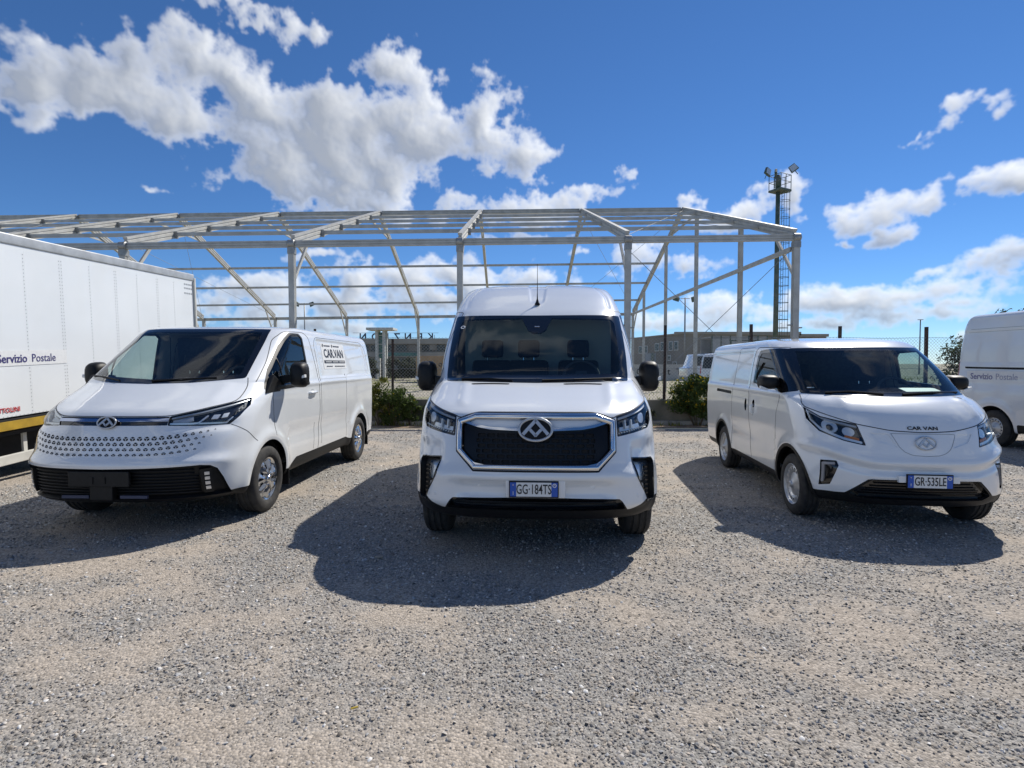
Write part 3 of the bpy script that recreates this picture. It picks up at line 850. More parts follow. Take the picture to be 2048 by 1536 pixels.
def ground_material(name, ca, cb, cc, patch=.35, stone=42.0, bias=(.42, .60), bumpd=.012, dark=.55, attr=None):
    m = principled(name, ca, .95, spec=.2)
    nt = m.node_tree; N = nt.nodes; L = nt.links.new; b = N['Principled BSDF']
    tc = N.new('ShaderNodeTexCoord')
    def noise(sc, det, rough=.55, dist=0.0):
        t = N.new('ShaderNodeTexNoise'); t.inputs['Scale'].default_value = sc; t.inputs['Detail'].default_value = det; t.inputs['Roughness'].default_value = rough; t.inputs['Distortion'].default_value = dist
        L(tc.outputs['Object'], t.inputs['Vector']); return t
    def ramp(src, a, c):
        r = N.new('ShaderNodeMapRange'); r.interpolation_type = 'SMOOTHSTEP'; r.inputs['From Min'].default_value = a; r.inputs['From Max'].default_value = c
        L(src, r.inputs['Value']); return r.outputs['Result']
    def mix(f, A, B, mode='MIX'):
        x = N.new('ShaderNodeMix'); x.data_type = 'RGBA'; x.blend_type = mode
        if f is None: x.inputs['Factor'].default_value = 1.0
        else: L(f, x.inputs['Factor'])
        for s, q in (('A', A), ('B', B)):
            if isinstance(q, tuple): x.inputs[s].default_value = (*q, 1)
            else: L(q, x.inputs[s])
        return x.outputs['Result']
    big = noise(patch, 6, .62, .6); mid = noise(2.3, 5, .6); fine = noise(60, 3, .7)
    add = N.new('ShaderNodeMath'); add.operation = 'MULTIPLY_ADD'; add.inputs[1].default_value = .35; L(mid.outputs['Fac'], add.inputs[0]); 
    sub = N.new('ShaderNodeMath'); sub.operation = 'SUBTRACT'; sub.inputs[1].default_value = .175; L(big.outputs['Fac'], sub.inputs[0]); L(sub.outputs[0], add.inputs[2])
    if attr:
        an = N.new('ShaderNodeAttribute'); an.attribute_name = attr
        c1 = mix(an.outputs['Fac'], cb, ca)
    else: c1 = mix(ramp(add.outputs[0], *bias), ca, cb)
    c1 = mix(ramp(mid.outputs['Fac'], .58, .78), c1, cc)
    vo = N.new('ShaderNodeTexVoronoi'); vo.inputs['Scale'].default_value = stone; L(tc.outputs['Object'], vo.inputs['Vector'])
    hv = N.new('ShaderNodeSeparateColor'); L(vo.outputs['Color'], hv.inputs['Color'])
    st = N.new('ShaderNodeMapRange'); st.inputs['To Min'].default_value = dark; st.inputs['To Max'].default_value = 1.35; L(hv.outputs['Red'], st.inputs['Value'])
    cs = N.new('ShaderNodeCombineColor')
    for k in ('Red', 'Green', 'Blue'): L(st.outputs['Result'], cs.inputs[k])
    c1 = mix(None, c1, cs.outputs['Color'], 'MULTIPLY')
    fr = N.new('ShaderNodeMapRange'); fr.inputs['To Min'].default_value = .78; fr.inputs['To Max'].default_value = 1.22; L(fine.outputs['Fac'], fr.inputs['Value'])
    cf = N.new('ShaderNodeCombineColor')
    for k in ('Red', 'Green', 'Blue'): L(fr.outputs['Result'], cf.inputs[k])
    c1 = mix(None, c1, cf.outputs['Color'], 'MULTIPLY')
    L(c1, b.inputs['Base Color'])
    v2 = N.new('ShaderNodeTexVoronoi'); v2.inputs['Scale'].default_value = stone * 1.0; v2.feature = 'F1'; L(tc.outputs['Object'], v2.inputs['Vector'])
    bp = N.new('ShaderNodeBump'); bp.inputs['Strength'].default_value = .9; bp.inputs['Distance'].default_value = bumpd; bp.invert = True
    L(v2.outputs['Distance'], bp.inputs['Height'])
    b2 = N.new('ShaderNodeBump'); b2.inputs['Strength'].default_value = .5; b2.inputs['Distance'].default_value = .03
    L(mid.outputs['Fac'], b2.inputs['Height']); L(bp.outputs['Normal'], b2.inputs['Normal']); L(b2.outputs['Normal'], b.inputs['Normal'])
    return m

M_GRAVEL = ground_material('gravel_lot', (.285, .272, .25), (.37, .322, .268), (.32, .29, .25), .55, 80, (.44, .62), .006, .66, 'stone_cover')
M_DIRT = ground_material('bare_dirt', (.26, .19, .13), (.34, .26, .185), (.18, .14, .09), 1.2, 30)
M_FIELD = ground_material('stony_field', (.36, .33, .27), (.24, .24, .13), (.42, .38, .32), .25, 9, (.45, .62), .05, .7)

def sheet(name, x0, x1, y0, y1, z, mat, wob=0.0, nx=60, ny=30):
    xs = np.linspace(x0, x1, nx); ys = np.linspace(y0, y1, ny)
    X, Y = np.meshgrid(xs, ys)
    Z = z + wob * (np.sin(X * .7 + .4 * Y) * .5 + np.sin(Y * 1.1 - .3 * X + 1) * .5)
    v = np.stack([X, Y, Z], 2).reshape(-1, 3)
    i = np.arange(nx * ny).reshape(ny, nx)
    f = np.stack([i[:-1, :-1], i[:-1, 1:], i[1:, 1:], i[1:, :-1]], 2).reshape(-1, 4)
    o = mesh_obj(name, v, f, mat, None, True)
    at = o.data.attributes.new('stone_cover', 'FLOAT', 'POINT'); at.data.foreach_set('value', stone_cover(v[:, 0], v[:, 1]).astype(np.float32))
    return tag(o, kind='structure')

sheet('ground', -14, 14, -.5, 13.05, 0, M_GRAVEL, nx=300, ny=150)
sheet('ground', -70, -14, -40, 13.05, 0, M_GRAVEL, nx=120, ny=120); sheet('ground', 14, 70, -40, 13.05, 0, M_GRAVEL, nx=120, ny=120); sheet('ground', -14, 14, -40, -.5, 0, M_GRAVEL, nx=60, ny=90)
sheet('dirt_path', -70, 70, 13.05, 14.2, .004, M_DIRT)
sheet('field', -1500, 1500, 14.2, 2600, 0, M_FIELD)

# gravel stones lying on the lot, joined (uncountable)
def gravel():
    rng = np.random.default_rng(5)
    pos = []; siz = []
    for (a, b, dens, s0, s1) in ((1.7, 3.2, 4800, .005, .021), (3.2, 4.8, 2900, .006, .024), (4.8, 7.0, 1500, .008, .028), (7.0, 12.9, 480, .011, .034)):
        n = int(dens * .98 * (b * b - a * a))
        y = np.sqrt(rng.uniform(a * a, b * b, n)); x = y * rng.uniform(-.98, .98, n)
        w = stone_cover(x, y)
        keep = rng.random(n) < .10 + .90 * w
        x, y, w = x[keep], y[keep], w[keep]
        pos.append(np.stack([x, y], 1)); siz.append(s0 + (s1 - s0) * rng.random(len(x)) ** 2.2)
    pos = np.vstack(pos); siz = np.concatenate(siz); n = len(pos)
    base_v = []; 
    for k in range(10):
        v = np.array([(1, 0, 0), (.3, .95, .1), (-.8, .6, 0), (-.85, -.55, .05), (.25, -1, 0), (.45, .25, .62), (-.4, .2, .7), (-.05, -.5, .66)], float)
        v *= 1 + rng.uniform(-.5, .45, v.shape); v[:5, 2] -= .25; v[5:, :2] += rng.uniform(-.35, .35, (3, 2))
        base_v.append(v)
    base_v = np.array(base_v)
    F = np.array([(0, 1, 5), (1, 2, 6), (1, 6, 5), (2, 3, 6), (3, 7, 6), (3, 4, 7), (4, 0, 7), (0, 5, 7), (5, 6, 7)])
    V = base_v[rng.integers(0, 10, n)]
    V = V * (siz[:, None, None] * np.stack([np.ones(n), rng.uniform(.55, .95, n), rng.uniform(.40, .75, n)], 1)[:, None, :]) * .62
    a = rng.uniform(0, 2 * np.pi, n); ca, sa = np.cos(a)[:, None], np.sin(a)[:, None]
    t = rng.normal(0, .35, n)[:, None]
    X = V[:, :, 0] * ca - V[:, :, 1] * sa; Y = V[:, :, 0] * sa + V[:, :, 1] * ca; Z = V[:, :, 2] + t * V[:, :, 0]
    V = np.stack([X + pos[:, :1], Y + pos[:, 1:], Z + .002 + siz[:, None] * .05], 2).reshape(-1, 3)
    T = (F[None] + (np.arange(n) * 8)[:, None, None]).reshape(-1, 3)
    me = bpy.data.meshes.new('gravel')
    me.vertices.add(len(V)); me.vertices.foreach_set('co', V.astype(np.float32).ravel())
    me.loops.add(T.size); me.loops.foreach_set('vertex_index', T.astype(np.int32).ravel())
    me.polygons.add(len(T)); me.polygons.foreach_set('loop_start', np.arange(0, T.size, 3, dtype=np.int32))
    me.update(calc_edges=True); me.validate()
    g = np.clip(rng.normal(.30, .09, n), .08, .62)
    warm = rng.random(n); tint = np.where(warm[:, None] < .35, np.array([[1.22, 1.06, .88]]), np.where(warm[:, None] > .9, np.array([[1.0, 1.0, 1.0]]), np.array([[1.08, 1.0, .91]])))
    c = g[:, None] * tint
    c[rng.random(n) < .015] = (.72, .70, .66)
    col = np.ones((n, 8, 4)); col[:, :, :3] = c[:, None, :]
    at = me.attributes.new('stone_colour', 'FLOAT_COLOR', 'POINT'); at.data.foreach_set('color', col.astype(np.float32).ravel())
    m = principled('gravel_stone', (.2, .2, .2), .85, spec=.35)
    nd = m.node_tree.nodes.new('ShaderNodeAttribute'); nd.attribute_name = 'stone_colour'
    m.node_tree.links.new(nd.outputs['Color'], m.node_tree.nodes['Principled BSDF'].inputs['Base Color'])
    me.materials.append(m)
    o = link(bpy.data.objects.new('gravel', me))
    tag(o, 'loose grey and beige crushed stone over the lot', 'gravel', kind='stuff')
gravel()

# ------------------------------------------------------------------ low wall and chain link fence
M_CONC = noisy(principled('stained_concrete', (.26, .235, .19), .92), 1.6, 7, .5, col2=(.10, .10, .065), bump=.5, bscale=25)
M_KERB = noisy(principled('kerb_concrete', (.36, .34, .30), .9), 3, 6, .35, bump=.4, bscale=40)
M_RUST = noisy(principled('rusty_iron', (.075, .048, .038), .8), 9, 5, .4, col2=(.03, .024, .022), bump=.2)
M_WIRE = principled('zinc_wire', (.30, .31, .31), .5, metal=.6)
def low_wall():
    e = empty('low_wall', (0, 14.15, 0), label='low stained concrete wall under the wire fence', cat='wall')
    rng = random.Random(2); x = -22.0
    while x < 32:
        w = rng.uniform(2.2, 2.6)
        MB().box((x + w / 2, 0, .30 + rng.uniform(-.012, .012)), (w - .012, .20, .66), None).build('wall_panel', M_CONC, e, bevel=.015)
        x += w
    x = -22.0
    while x < 32:
        MB().box((x + .5, -.30, .04 + rng.uniform(-.008, .008)), (.985, .16, .13)).build('kerb_stone', M_KERB, e, bevel=.015)
        x += 1.0
low_wall()
def fence():
    e = empty('wire_fence', (0, 14.15, .6), label='rusty iron posts with chain link netting on the low wall', cat='fence')
    rng = random.Random(4)
    for k in range(-11, 9):
        x = 3.92 + 2.25 * k; h = 1.92 + rng.uniform(-.12, .06); lx = rng.uniform(-.03, .03)
        if k == -3: x = -3.08; h = 1.58
        b = MB(); b.beam((x, 0, -.5), (x + lx, 0, h), .062, .012, (0, 1, 0)); b.beam((x - .025, .03, -.5), (x - .025 + lx, .03, h), .012, .06, (0, 1, 0)); b.build('fence_post', M_RUST, e)
    b = MB(); H = 1.62; p = .085; x0, x1 = -13.0, 17.0; r = .0026
    def wire(a, c, y):
        d = Vector((c[0] - a[0], 0, c[1] - a[1])).normalized(); s = Vector((-d.z, 0, d.x)) * r
        A, C = Vector((a[0], y, a[1])), Vector((c[0], y, c[1])); q = Vector((0, r, 0))
        b.add([A + s, A - s, A + q, C + s, C - s, C + q], [(0, 1, 4, 3), (1, 2, 5, 4), (2, 0, 3, 5)])
    x = x0 - H
    while x < x1:
        a, c = (x, 0.0), (x + H, H)
        wire((max(x, x0), max(0, x0 - x)), (min(x + H, x1), min(H, x1 - x)), -.006)
        wire((max(x, x0), H - max(0, x0 - x)), (min(x + H, x1), H - min(H, x1 - x)), .006)
        x += p
    b.build('chain_link_net', M_WIRE, e)['kind'] = 'stuff'
    for z in (.02, .82, 1.63):
        pts = [(x, rng.uniform(-.01, .01), z - .035 * math.sin(math.pi * ((x - 3.92) / 2.25 % 1)) * (z > 1)) for x in np.linspace(x0, x1, 60)]
        MB().tube(pts, .004, 5).build('line_wire', M_WIRE, e)
fence()

# ------------------------------------------------------------------ aluminium marquee frame
M_ALU = noisy(principled('weathered_aluminium', (.52, .51, .475), .45, metal=.2), 3, 5, .22, stretch=(1, 1, 1), rough_var=.2)
M_ZINC = noisy(principled('galvanised_steel', (.36, .36, .35), .5, metal=.5), 8, 4, .25)
def grooved(a, b, w, h, up=(0, 0, 1)):
    """extruded profile with two grooves on each wide face; h along up"""
    a, b = Vector(a), Vector(b); d = (b - a).normalized(); u = Vector(up)
    if abs(d.dot(u)) > .98: u = Vector((0, 1, 0))
    s = d.cross(u).normalized(); u = s.cross(d)
    g = w * .16; H = h / 2; W = w / 2
    half = [(W, -H), (W, -H * .55), (W - g, -H * .50), (W - g, -H * .30), (W, -H * .25), (W, H * .25), (W - g, H * .30), (W - g, H * .50), (W, H * .55), (W, H)]
    prof = half + [(-x, -y) for x, y in half]
    n = len(prof); m = MB()
    vs = [p + s * x + u * y for p in (a, b) for x, y in prof]
    m.add(vs, [tuple(range(n - 1, -1, -1)), tuple(range(n, 2 * n))] + [(i, (i + 1) % n, n + (i + 1) % n, n + i) for i in range(n)])
    return m
def marquee():
    T = empty('marquee_frame', (0, 16.5, 0), label='bare aluminium frame of a large pitched marquee behind the fence', cat='marquee frame')
    Y0, YR, Y1 = 0.0, 11.05, 22.1
    hn = lambda x: 5.165 + .0125 * (x + 1.5)
    hr = lambda x: 9.05 + .0115 * x
    hf = lambda x: 4.81 + .0125 * (x + 6.6)
    X = [8.45 - 5 * k for k in range(9)]
    near_ = lambda x, t: Vector((x, Y0 + (YR - Y0) * t, hn(x) + .1 + (hr(x) - hn(x) - .1) * t))
    far_ = lambda x, u: Vector((x, YR + (Y1 - YR) * u, hr(x) + (hf(x) + .1 - hr(x)) * u))
    for k, x in enumerate(X):
        grooved((x, Y0, -.1), (x, Y0, hn(x) - .08), .17, .17, (0, 1, 0)).build('post', M_ALU, T)
        grooved((x, Y1, -.1), (x, Y1, hf(x) - .08), .17, .17, (0, 1, 0)).build('post', M_ALU, T)
        grooved(near_(x, 0.01), near_(x, .995), .13, .30).build('rafter', M_ALU, T)
        grooved(far_(x, .005), far_(x, .99), .13, .30).build('rafter', M_ALU, T)
        MB().lathe([(-.11, .001), (-.11, .10), (-.09, .125), (.09, .125), (.11, .10), (.11, .001)], 'x', (x, -.02, hn(x)), 16).build('eave_knuckle', M_ZINC, T, autosmooth=.8)
        MB().beam((x, 0, hn(x) - .30), (x, 0, hn(x) - .12), .20, .20, (0, 1, 0)).build('post_sleeve', M_ZINC, T)
        MB().lathe([(-.11, .001), (-.11, .11), (.11, .11), (.11, .001)], 'x', (x, Y1, hf(x)), 16).build('eave_knuckle', M_ZINC, T)
        MB().beam((x, .05, hn(x) - 1.15), near_(x, .13) - Vector((0, 0, .12)), .06, .10).build('knee_brace', M_ALU, T)
        MB().beam((x, Y1 - .05, hf(x) - 1.35), far_(x, .86) - Vector((0, 0, .12)), .06, .10).build('knee_brace', M_ALU, T)
        MB().beam(near_(x, .84) - Vector((0, 0, .15)), far_(x, .16) - Vector((0, 0, .15)), .05, .09).build('ridge_tie', M_ALU, T)
        MB().box((x, YR, hr(x) - .06), (.18, .34, .26)).build('ridge_joint', M_ZINC, T, bevel=.02)
        for t in (.22, .41, .61, .81): MB().box(near_(x, t) - Vector((-.10, 0, .05)), (.10, .10, .22)).build('purlin_cleat', M_ZINC, T)
        if k % 4 == 0 or k == 1:
            MB().box((x + .12, 0, 2.62), (.16, .12, .035)).build('post_bracket', M_ZINC, T); MB().box((x - .12, 0, 2.70), (.16, .12, .035)).build('post_bracket', M_ZINC, T)
    for a, b in zip(X[:-1], X[1:]):
        b_, a_ = a, b
        g = .09
        grooved((a_ + g, Y0, hn(a_)), (b_ - g, Y0, hn(b_)), .11, .19).build('eave_beam', M_ALU, T)
        grooved((a_ + g, Y1, hf(a_)), (b_ - g, Y1, hf(b_)), .11, .19).build('eave_beam', M_ALU, T)
        grooved((a_ + .1, YR, hr(a_) + .02), (b_ - .1, YR, hr(b_) + .02), .12, .20).build('ridge_beam', M_ALU, T)
        for t in (.22, .41, .61, .81): MB().beam(near_(a_, t) + Vector((.07, 0, -.02)), near_(b_, t) + Vector((-.07, 0, -.02)), .06, .12).build('purlin', M_ALU, T)
        for u in (.23, .43, .63, .83): MB().beam(far_(a_, u) + Vector((.07, 0, -.02)), far_(b_, u) + Vector((-.07, 0, -.02)), .06, .12).build('purlin', M_ALU, T)
    x = X[0]
    for y in (4.0, 8.9, 13.9, 18.9):
        t = y / YR
        top = near_(x, t).z if t < 1 else far_(x, (y - YR) / (Y1 - YR)).z
        grooved((x, y, -.1), (x, y, top - .15), .14, .16, (0, 1, 0)).build('gable_post', M_ALU, T)
    MB().beam((x - .1, .1, hn(x) - .32), (x - .1, Y1 - .1, hf(x) - .02), .07, .14).build('gable_beam', M_ALU, T)
    def cable(a, b): MB().tube([a, b], .009, 5).build('bracing_cable', M_ZINC, T)
    for i in (0, 5):
        a, b = X[i + 1], X[i]
        cable((a, .1, hn(a) - .25), (b, .1, .2)); cable((b, .1, hn(b) - .25), (a, .1, .2))
        cable((a, Y1, hf(a) - .25), (b, Y1, .2)); cable((b, Y1, hf(b) - .25), (a, Y1, .2))
        cable(near_(a, .02), near_(b, .98)); cable(near_(b, .02), near_(a, .98)); cable(far_(a, .02), far_(b, .98)); cable(far_(b, .02), far_(a, .98))
    return T
marquee()

# ------------------------------------------------------------------ floodlight mast
M_MAST = noisy(principled('mast_green_grey', (.13, .14, .115), .6), 2, 5, .35, col2=(.06, .10, .075))
def mast():
    T = empty('floodlight_mast', (21.5, 45, 0), label='tall dark lattice-caged light mast with railed platform beyond the marquee', cat='light mast')
    H = 15.6
    MB().tube([(0, 0, 0), (0, 0, H * .5), (0, 0, H)], [.21, .19, .165], 14).build('mast_pole', M_MAST, T, smooth=True)
    MB().tube([(0, 0, H), (0, 0, H + .7), (0, 0, H + 1.15)], [.20, .20, .16], 12).build('mast_head', M_MAST, T, smooth=True)
    rot = Matrix.Rotation(R(28), 3, 'Z')
    MB().box((.15, 0, H - .12), (1.3, 1.15, .16), rot).build('platform', M_MAST, T)
    C = [rot @ Vector((sx * .62, sy * .54, 0)) + Vector((.15, 0, 0)) for sx, sy in ((-1, -1), (1, -1), (1, 1), (-1, 1))]
    for i in range(4):
        a, b = C[i], C[(i + 1) % 4]
        for q in (a, (a + b) / 2): MB().tube([q + Vector((0, 0, H)), q + Vector((0, 0, H + 1.1))], .028, 6).build('rail_post', M_MAST, T)
        for z in (.55, 1.1): MB().tube([a + Vector((0, 0, H + z)), b + Vector((0, 0, H + z))], .025, 6).build('rail', M_MAST, T)
    for p, ry, rz in (((-.95, -.2, H + 1.35), 20, 30), ((1.25, .1, H + 1.75), -35, -20), ((.05, .5, H + 1.45), 40, 60)):
        f = empty('floodlight', p); f.parent = T; f.rotation_euler = (0, R(ry), R(rz))
        MB().prism([(-.32, -.28), (.32, -.28), (.26, .28), (-.26, .28)], -.09, .09, 'y').build('lamp_body', M_MAST, f, bevel=.03)
        MB().box((0, -.10, 0), (.50, .01, .44)).build('lamp_glass', M_LENS if 0 else M_SILVER, f)
        MB().tube([(0, .05, -.2), (0, .1, -.6)], .03, 6).build('lamp_bracket', M_MAST, f)
    # ladder with safety hoops
    lx = .42
    for s in (-.2, .2): MB().tube([(lx, s, .3), (lx, s, H)], .022, 5).build('ladder_rail', M_MAST, T)
    nr = 46
    for k in range(nr):
        z = .5 + (H - .7) * k / (nr - 1); MB().tube([(lx, -.2, z), (lx, .2, z)], .014, 5).build('ladder_rung', M_MAST, T)
    for k in range(20):
        z = 2.4 + (H - 2.6) * k / 19
        pts = [(lx + .42 * math.sin(math.pi * i / 10) * 1.35, -.30 * math.cos(math.pi * i / 10) * 1.1, z) for i in range(11)]
        MB().tube([(lx - .3, -.2, z)] + pts + [(lx - .3, .2, z)], .020, 5).build('safety_hoop', M_MAST, T)
    for a in (.25, .5, .75):
        q = (lx + .42 * math.sin(math.pi * a) * 1.35, -.33 * math.cos(math.pi * a)); MB().tube([(q[0], q[1], 2.4), (q[0], q[1], H - .2)], .014, 5).build('hoop_strap', M_MAST, T)
mast()

def light_pole(x, y, h, label, heads):
    T = empty('light_pole', (x, y, 0), label=label, cat='light pole')
    MB().tube([(0, 0, 0), (0, 0, h)], [.11, .07], 8).build('pole', M_ZINC, T, smooth=True)
    if heads:
        MB().tube([(-.5, 0, h - .1), (.5, 0, h - .1)], .04, 6).build('cross_arm', M_ZINC, T)
        for s in (-1, 1):
            f = MB().prism([(-.33, -.26), (.33, -.20), (.28, .26), (-.26, .30)], -.12, .12, 'y').build('floodlight', M_MAST, T, bevel=.03); f.location = (s * .95, 0, h - .15); f.rotation_euler = (0, R(s * -25), R(s * 25))
    else:
        MB().box((0, 0, h), (.7, .25, .08)).build('lamp_head', M_ZINC, T)
light_pole(-26.3, 70, 9.2, 'light pole with two black floodlights above the low van', True)
light_pole(18.8, 60, 8.7, 'light pole with twin floodlights seen through the marquee gable', True)
light_pole(59.2, 80, 7.9, 'slim single-headed street light far behind the small van', False)
# ------------------------------------------------------------------ centre van (tall, facing the camera)
def van_centre():
    loc, rz = PLACE['centre']
    T = empty('delivery_van', loc, R(rz), label='tall white high-roof van in the middle with a wide chrome-framed black grille', cat='van', group='white electric vans parked in a row')
    AX, ZW, RT = (.86, 4.25), .345, .345
    def dfm(v, a, n):
        s = aS(a); z = a[:, 1]; front = (v[:, 1] < 1.2)
        d = np.zeros(len(v))
        d += -.045 * smooth01(z, .655, .60) * smooth01(z, .49, .53) * (1 - smooth01(s, .50, .66)) * front          # undercut that carries the plate
        d += .022 * smooth01(s, .62, .75) * (1 - smooth01(s, .86, .98)) * smooth01(z, .40, .46) * (1 - smooth01(z, .60, .74)) * front   # bumper corner pads
        d += .030 * bump(z, .68, .06) * (1 - smooth01(s, .72, 1.0)) * front                                        # bumper shelf
        d += -.022 * smooth01(s, .74, .82) * (1 - smooth01(s, 1.10, 1.2)) * smooth01(z, .74, .80) * (1 - smooth01(z, .86, .97)) * front
        d += .010 * bump(s, .62 + .25 * (z - 1.2), .05) * smooth01(z, 1.18, 1.24) * (1 - smooth01(z, 1.36, 1.40)) * front   # bonnet creases
        for y in AX: d += .022 * bump(np.hypot(v[:, 1] - y, v[:, 2] - ZW), .43, .06) * (np.abs(v[:, 0]) > .7) * (n[:, 0] ** 2 > .3)
        d += -.012 * bump(z, .80, .10) * (v[:, 1] > 1.4) * (np.abs(n[:, 0]) > .5)
        top = smooth01(z, 2.20, 2.28)
        d += -.014 * (1 - smooth01(np.abs(v[:, 0]), .05 + .10 * (z - 2.15), .07 + .14 * (z - 2.15))) * top          # roof channel behind the aerial
        d += -.010 * bump(np.abs(v[:, 0]), .80 - .12 * smooth01(z, 2.3, 2.6), .022) * smooth01(z, 2.14, 2.2)         # drip channel
        return d
    S = loft_body(rows_centre(), nrow=190, nf=72, ns=70, deform=dfm)
    L = Locator(S, lambda c: (c[:, 1] < 2.6) & (c[:, 2] > .33))
    S0 = S
    S = arches(S, AX, ZW, .405)
    # windscreen
    Wout = [(-.93, 1.385), (0, 1.373), (.93, 1.385), (.962, 2.068), (0, 2.062), (-.962, 2.068)]
    Win = [(-.76, 1.515), (0, 1.50), (.76, 1.515), (.775, 1.955), (0, 1.965), (-.775, 1.955)]
    fr = lambda v: (v[:, 1] - 2.6)
    W, S = clip(S, lambda v, a, n: np.maximum(sd_poly(a[:, 0], a[:, 1], [(x * .97, z * 1 + (.02 if z < 1.7 else -.02)) for x, z in Wout], .02), fr(v)))
    W = near(W, lambda v, a, n: np.abs(sd_poly(a[:, 0], a[:, 1], Win, .065)) - .04, 1)
    W = near(W, lambda v, a, n: sd_poly(a[:, 0], a[:, 1], [(-.2, 2.06), (.2, 2.06), (.15, 1.86), (-.15, 1.86)]), 1)
    sensor = [(-.16, 2.05), (.16, 2.05), (.125, 1.98), (.085, 1.90), (.04, 1.872), (-.04, 1.872), (-.085, 1.90), (-.125, 1.98)]
    G, F = clip(W, lambda v, a, n: np.maximum(sd_poly(a[:, 0], a[:, 1], Win, .065), -sd_poly(a[:, 0], a[:, 1], sensor, .008)))
    skin_obj(F, 'windscreen_border', M_FRIT, T, off=.003, wall=-.012)
    skin_obj(G, 'windscreen', M_GLASS, T, off=.003)
    p, n_ = L(0, 1.93)
    MB().box(p + n_ * .006, (.05, .004, .012), Matrix.Rotation(R(-45), 3, 'X')).build('camera_window', M_CHROME, T)
    p, n_ = L(-.80, 1.93)
    e = MB().lathe([(-.002, .014), (-.004, .020), (-.002, .026)], 'y', n=20).build('screen_sticker', M_PLATEW, T); e.location = p + n_ * .006; e.rotation_euler = (R(-46), 0, R(-12))
    # side windows
    for sg in (-1, 1):
        P = [(1.40, 1.50), (2.20, 1.50), (2.20, 2.06), (1.98, 2.06)]
        w, S = clip(S, lambda v, a, n: np.maximum(sd_poly(v[:, 1], v[:, 2], P, .03), side_sel(v, sg)))
        w = subdiv(w, 1)
        g, f = clip(w, lambda v, a, n: sd_poly(v[:, 1], v[:, 2], P, -.01))
        skin_obj(g, 'side_window', M_SGLASS, T, off=-.002); skin_obj(f, 'window_seal', M_FRIT, T, off=.001, wall=-.01)
    # front face: finer triangles
    S = near(S, lambda v, a, n: np.maximum(np.maximum(np.abs(a[:, 0]) - 1.25, a[:, 1] - 1.27), np.maximum(.36 - a[:, 1], v[:, 1] - 1.0)), 1)
    # grille
    OUT = [(-.48, 1.150), (.48, 1.150), (.635, 1.098), (.628, .860), (.480, .722), (-.480, .722), (-.628, .860), (-.635, 1.098)]
    Gr, S = clip(S, lambda v, a, n: np.maximum(sd_poly(a[:, 0], a[:, 1], OUT, .010), v[:, 1] - .9))
    Gr = subdiv(Gr, 1)
    sdo = lambda a: sd_poly(a[:, 0], a[:, 1], OUT)
    inn, ring = clip(Gr, lambda v, a, n: sdo(a) + .046)
    gap, ring = clip(ring, lambda v, a, n: -sdo(a))
    skin_obj(gap, 'grille_gap', M_SEAM, T, off=-.008, wall=0)
    t = np.clip((sdo(ring.a) + .023) / .023, -1, 1)
    dv = (.028 * np.sqrt(np.maximum(1 - t ** 2, 0)))
    gx = np.gradient(dv) * 0
    o = skin_obj(Skin(ring.v + ring.n * dv[:, None], ring.n, ring.a, ring.t), 'grille_frame', M_CHROME, T)
    me = o.data; me.normals_split_custom_set_from_vertices([(0, 0, 0)] * len(me.vertices)); me.shade_smooth()
    strip = lambda a: a[:, 1] - np.interp(np.abs(a[:, 0]), [0, .13, .36, .46, .60, .7], [1.040, 1.041, 1.050, 1.066, 1.104, 1.13])
    up, low = clip(inn, lambda v, a, n: -strip(a))
    bar, low = clip(low, lambda v, a, n: -(strip(a) + .020))
    skin_obj(up, 'upper_grille_panel', M_WHITE, T, off=-.004, wall=-.02)
    skin_obj(bar, 'chrome_strip', M_CHROME, T, off=.010, wall=-.02)
    def cells(a):
        u = a[:, 0] / .078; w_ = (a[:, 1] - .73) / .040
        r_ = np.floor(w_); u2 = u + .5 * (r_ % 2)
        return np.maximum(np.abs((u2 % 1) - .5) * .078 + .35 * np.abs((w_ % 1) - .5) * .04 - .033, np.abs((w_ % 1) - .5) * .040 - .0145)
    low = subdiv(low, 1)
    cut, lat = clip(low, lambda v, a, n: np.maximum(cells(a), np.maximum(np.abs(a[:, 0]) - .47, np.abs(a[:, 1] - .885) - .13)))
    skin_obj(lat, 'grille_mesh', M_GRILLE, T, off=-.018, wall=-.035)
    o = skin_obj(cut, 'grille_openings', M_DARK, T, off=-.032); o['kind'] = 'stuff'
    for sg in (-1, 1):   # chrome blades in the lower corners
        pts = [(sg * .56, .835), (sg * .545, .80), (sg * .455, .748), (sg * .39, .758), (sg * .47, .775)]
        vs = [L(s, z) for s, z in pts]
        mesh_obj('corner_blade', [p + n * .022 for p, n in vs] + [p - n * .03 for p, n in vs], [(0, 1, 2, 3, 4), (0, 1, 6, 5), (1, 2, 7, 6), (2, 3, 8, 7), (3, 4, 9, 8), (4, 0, 5, 9)], M_CHROME, T)
    p, n_ = L(0, 1.028)
    emblem(T, p + n_ * .022, R(17), .128, .088, M_SILVER, M_SILVER, M_BADGE)
    # headlamps
    HP = [(.66, 1.122), (.66, .982), (1.02, 1.030), (1.10, 1.08), (1.125, 1.15), (1.10, 1.222)]
    for sg in (-1, 1):
        pl = [(sg * s, z) for s, z in HP]
        H, S = clip(S, lambda v, a, n: np.maximum(sd_poly(a[:, 0], a[:, 1], pl, .008), v[:, 1] - 1.1))
        H = subdiv(H, 1)
        headlamp = empty('headlamp', (0, 0, 0)); headlamp.parent = T
        rim, core = clip(H, lambda v, a, n: -(sd_poly(a[:, 0], a[:, 1], pl) + .006))
        skin_obj(rim, 'lamp_surround', M_GLOSSB, headlamp, wall=-.02)
        skin_obj(core, 'lamp_housing', M_GLOSSB, headlamp, off=-.055, wall=0.0)
        skin_obj(core, 'lamp_lens', M_LENS, headlamp, off=-.001)
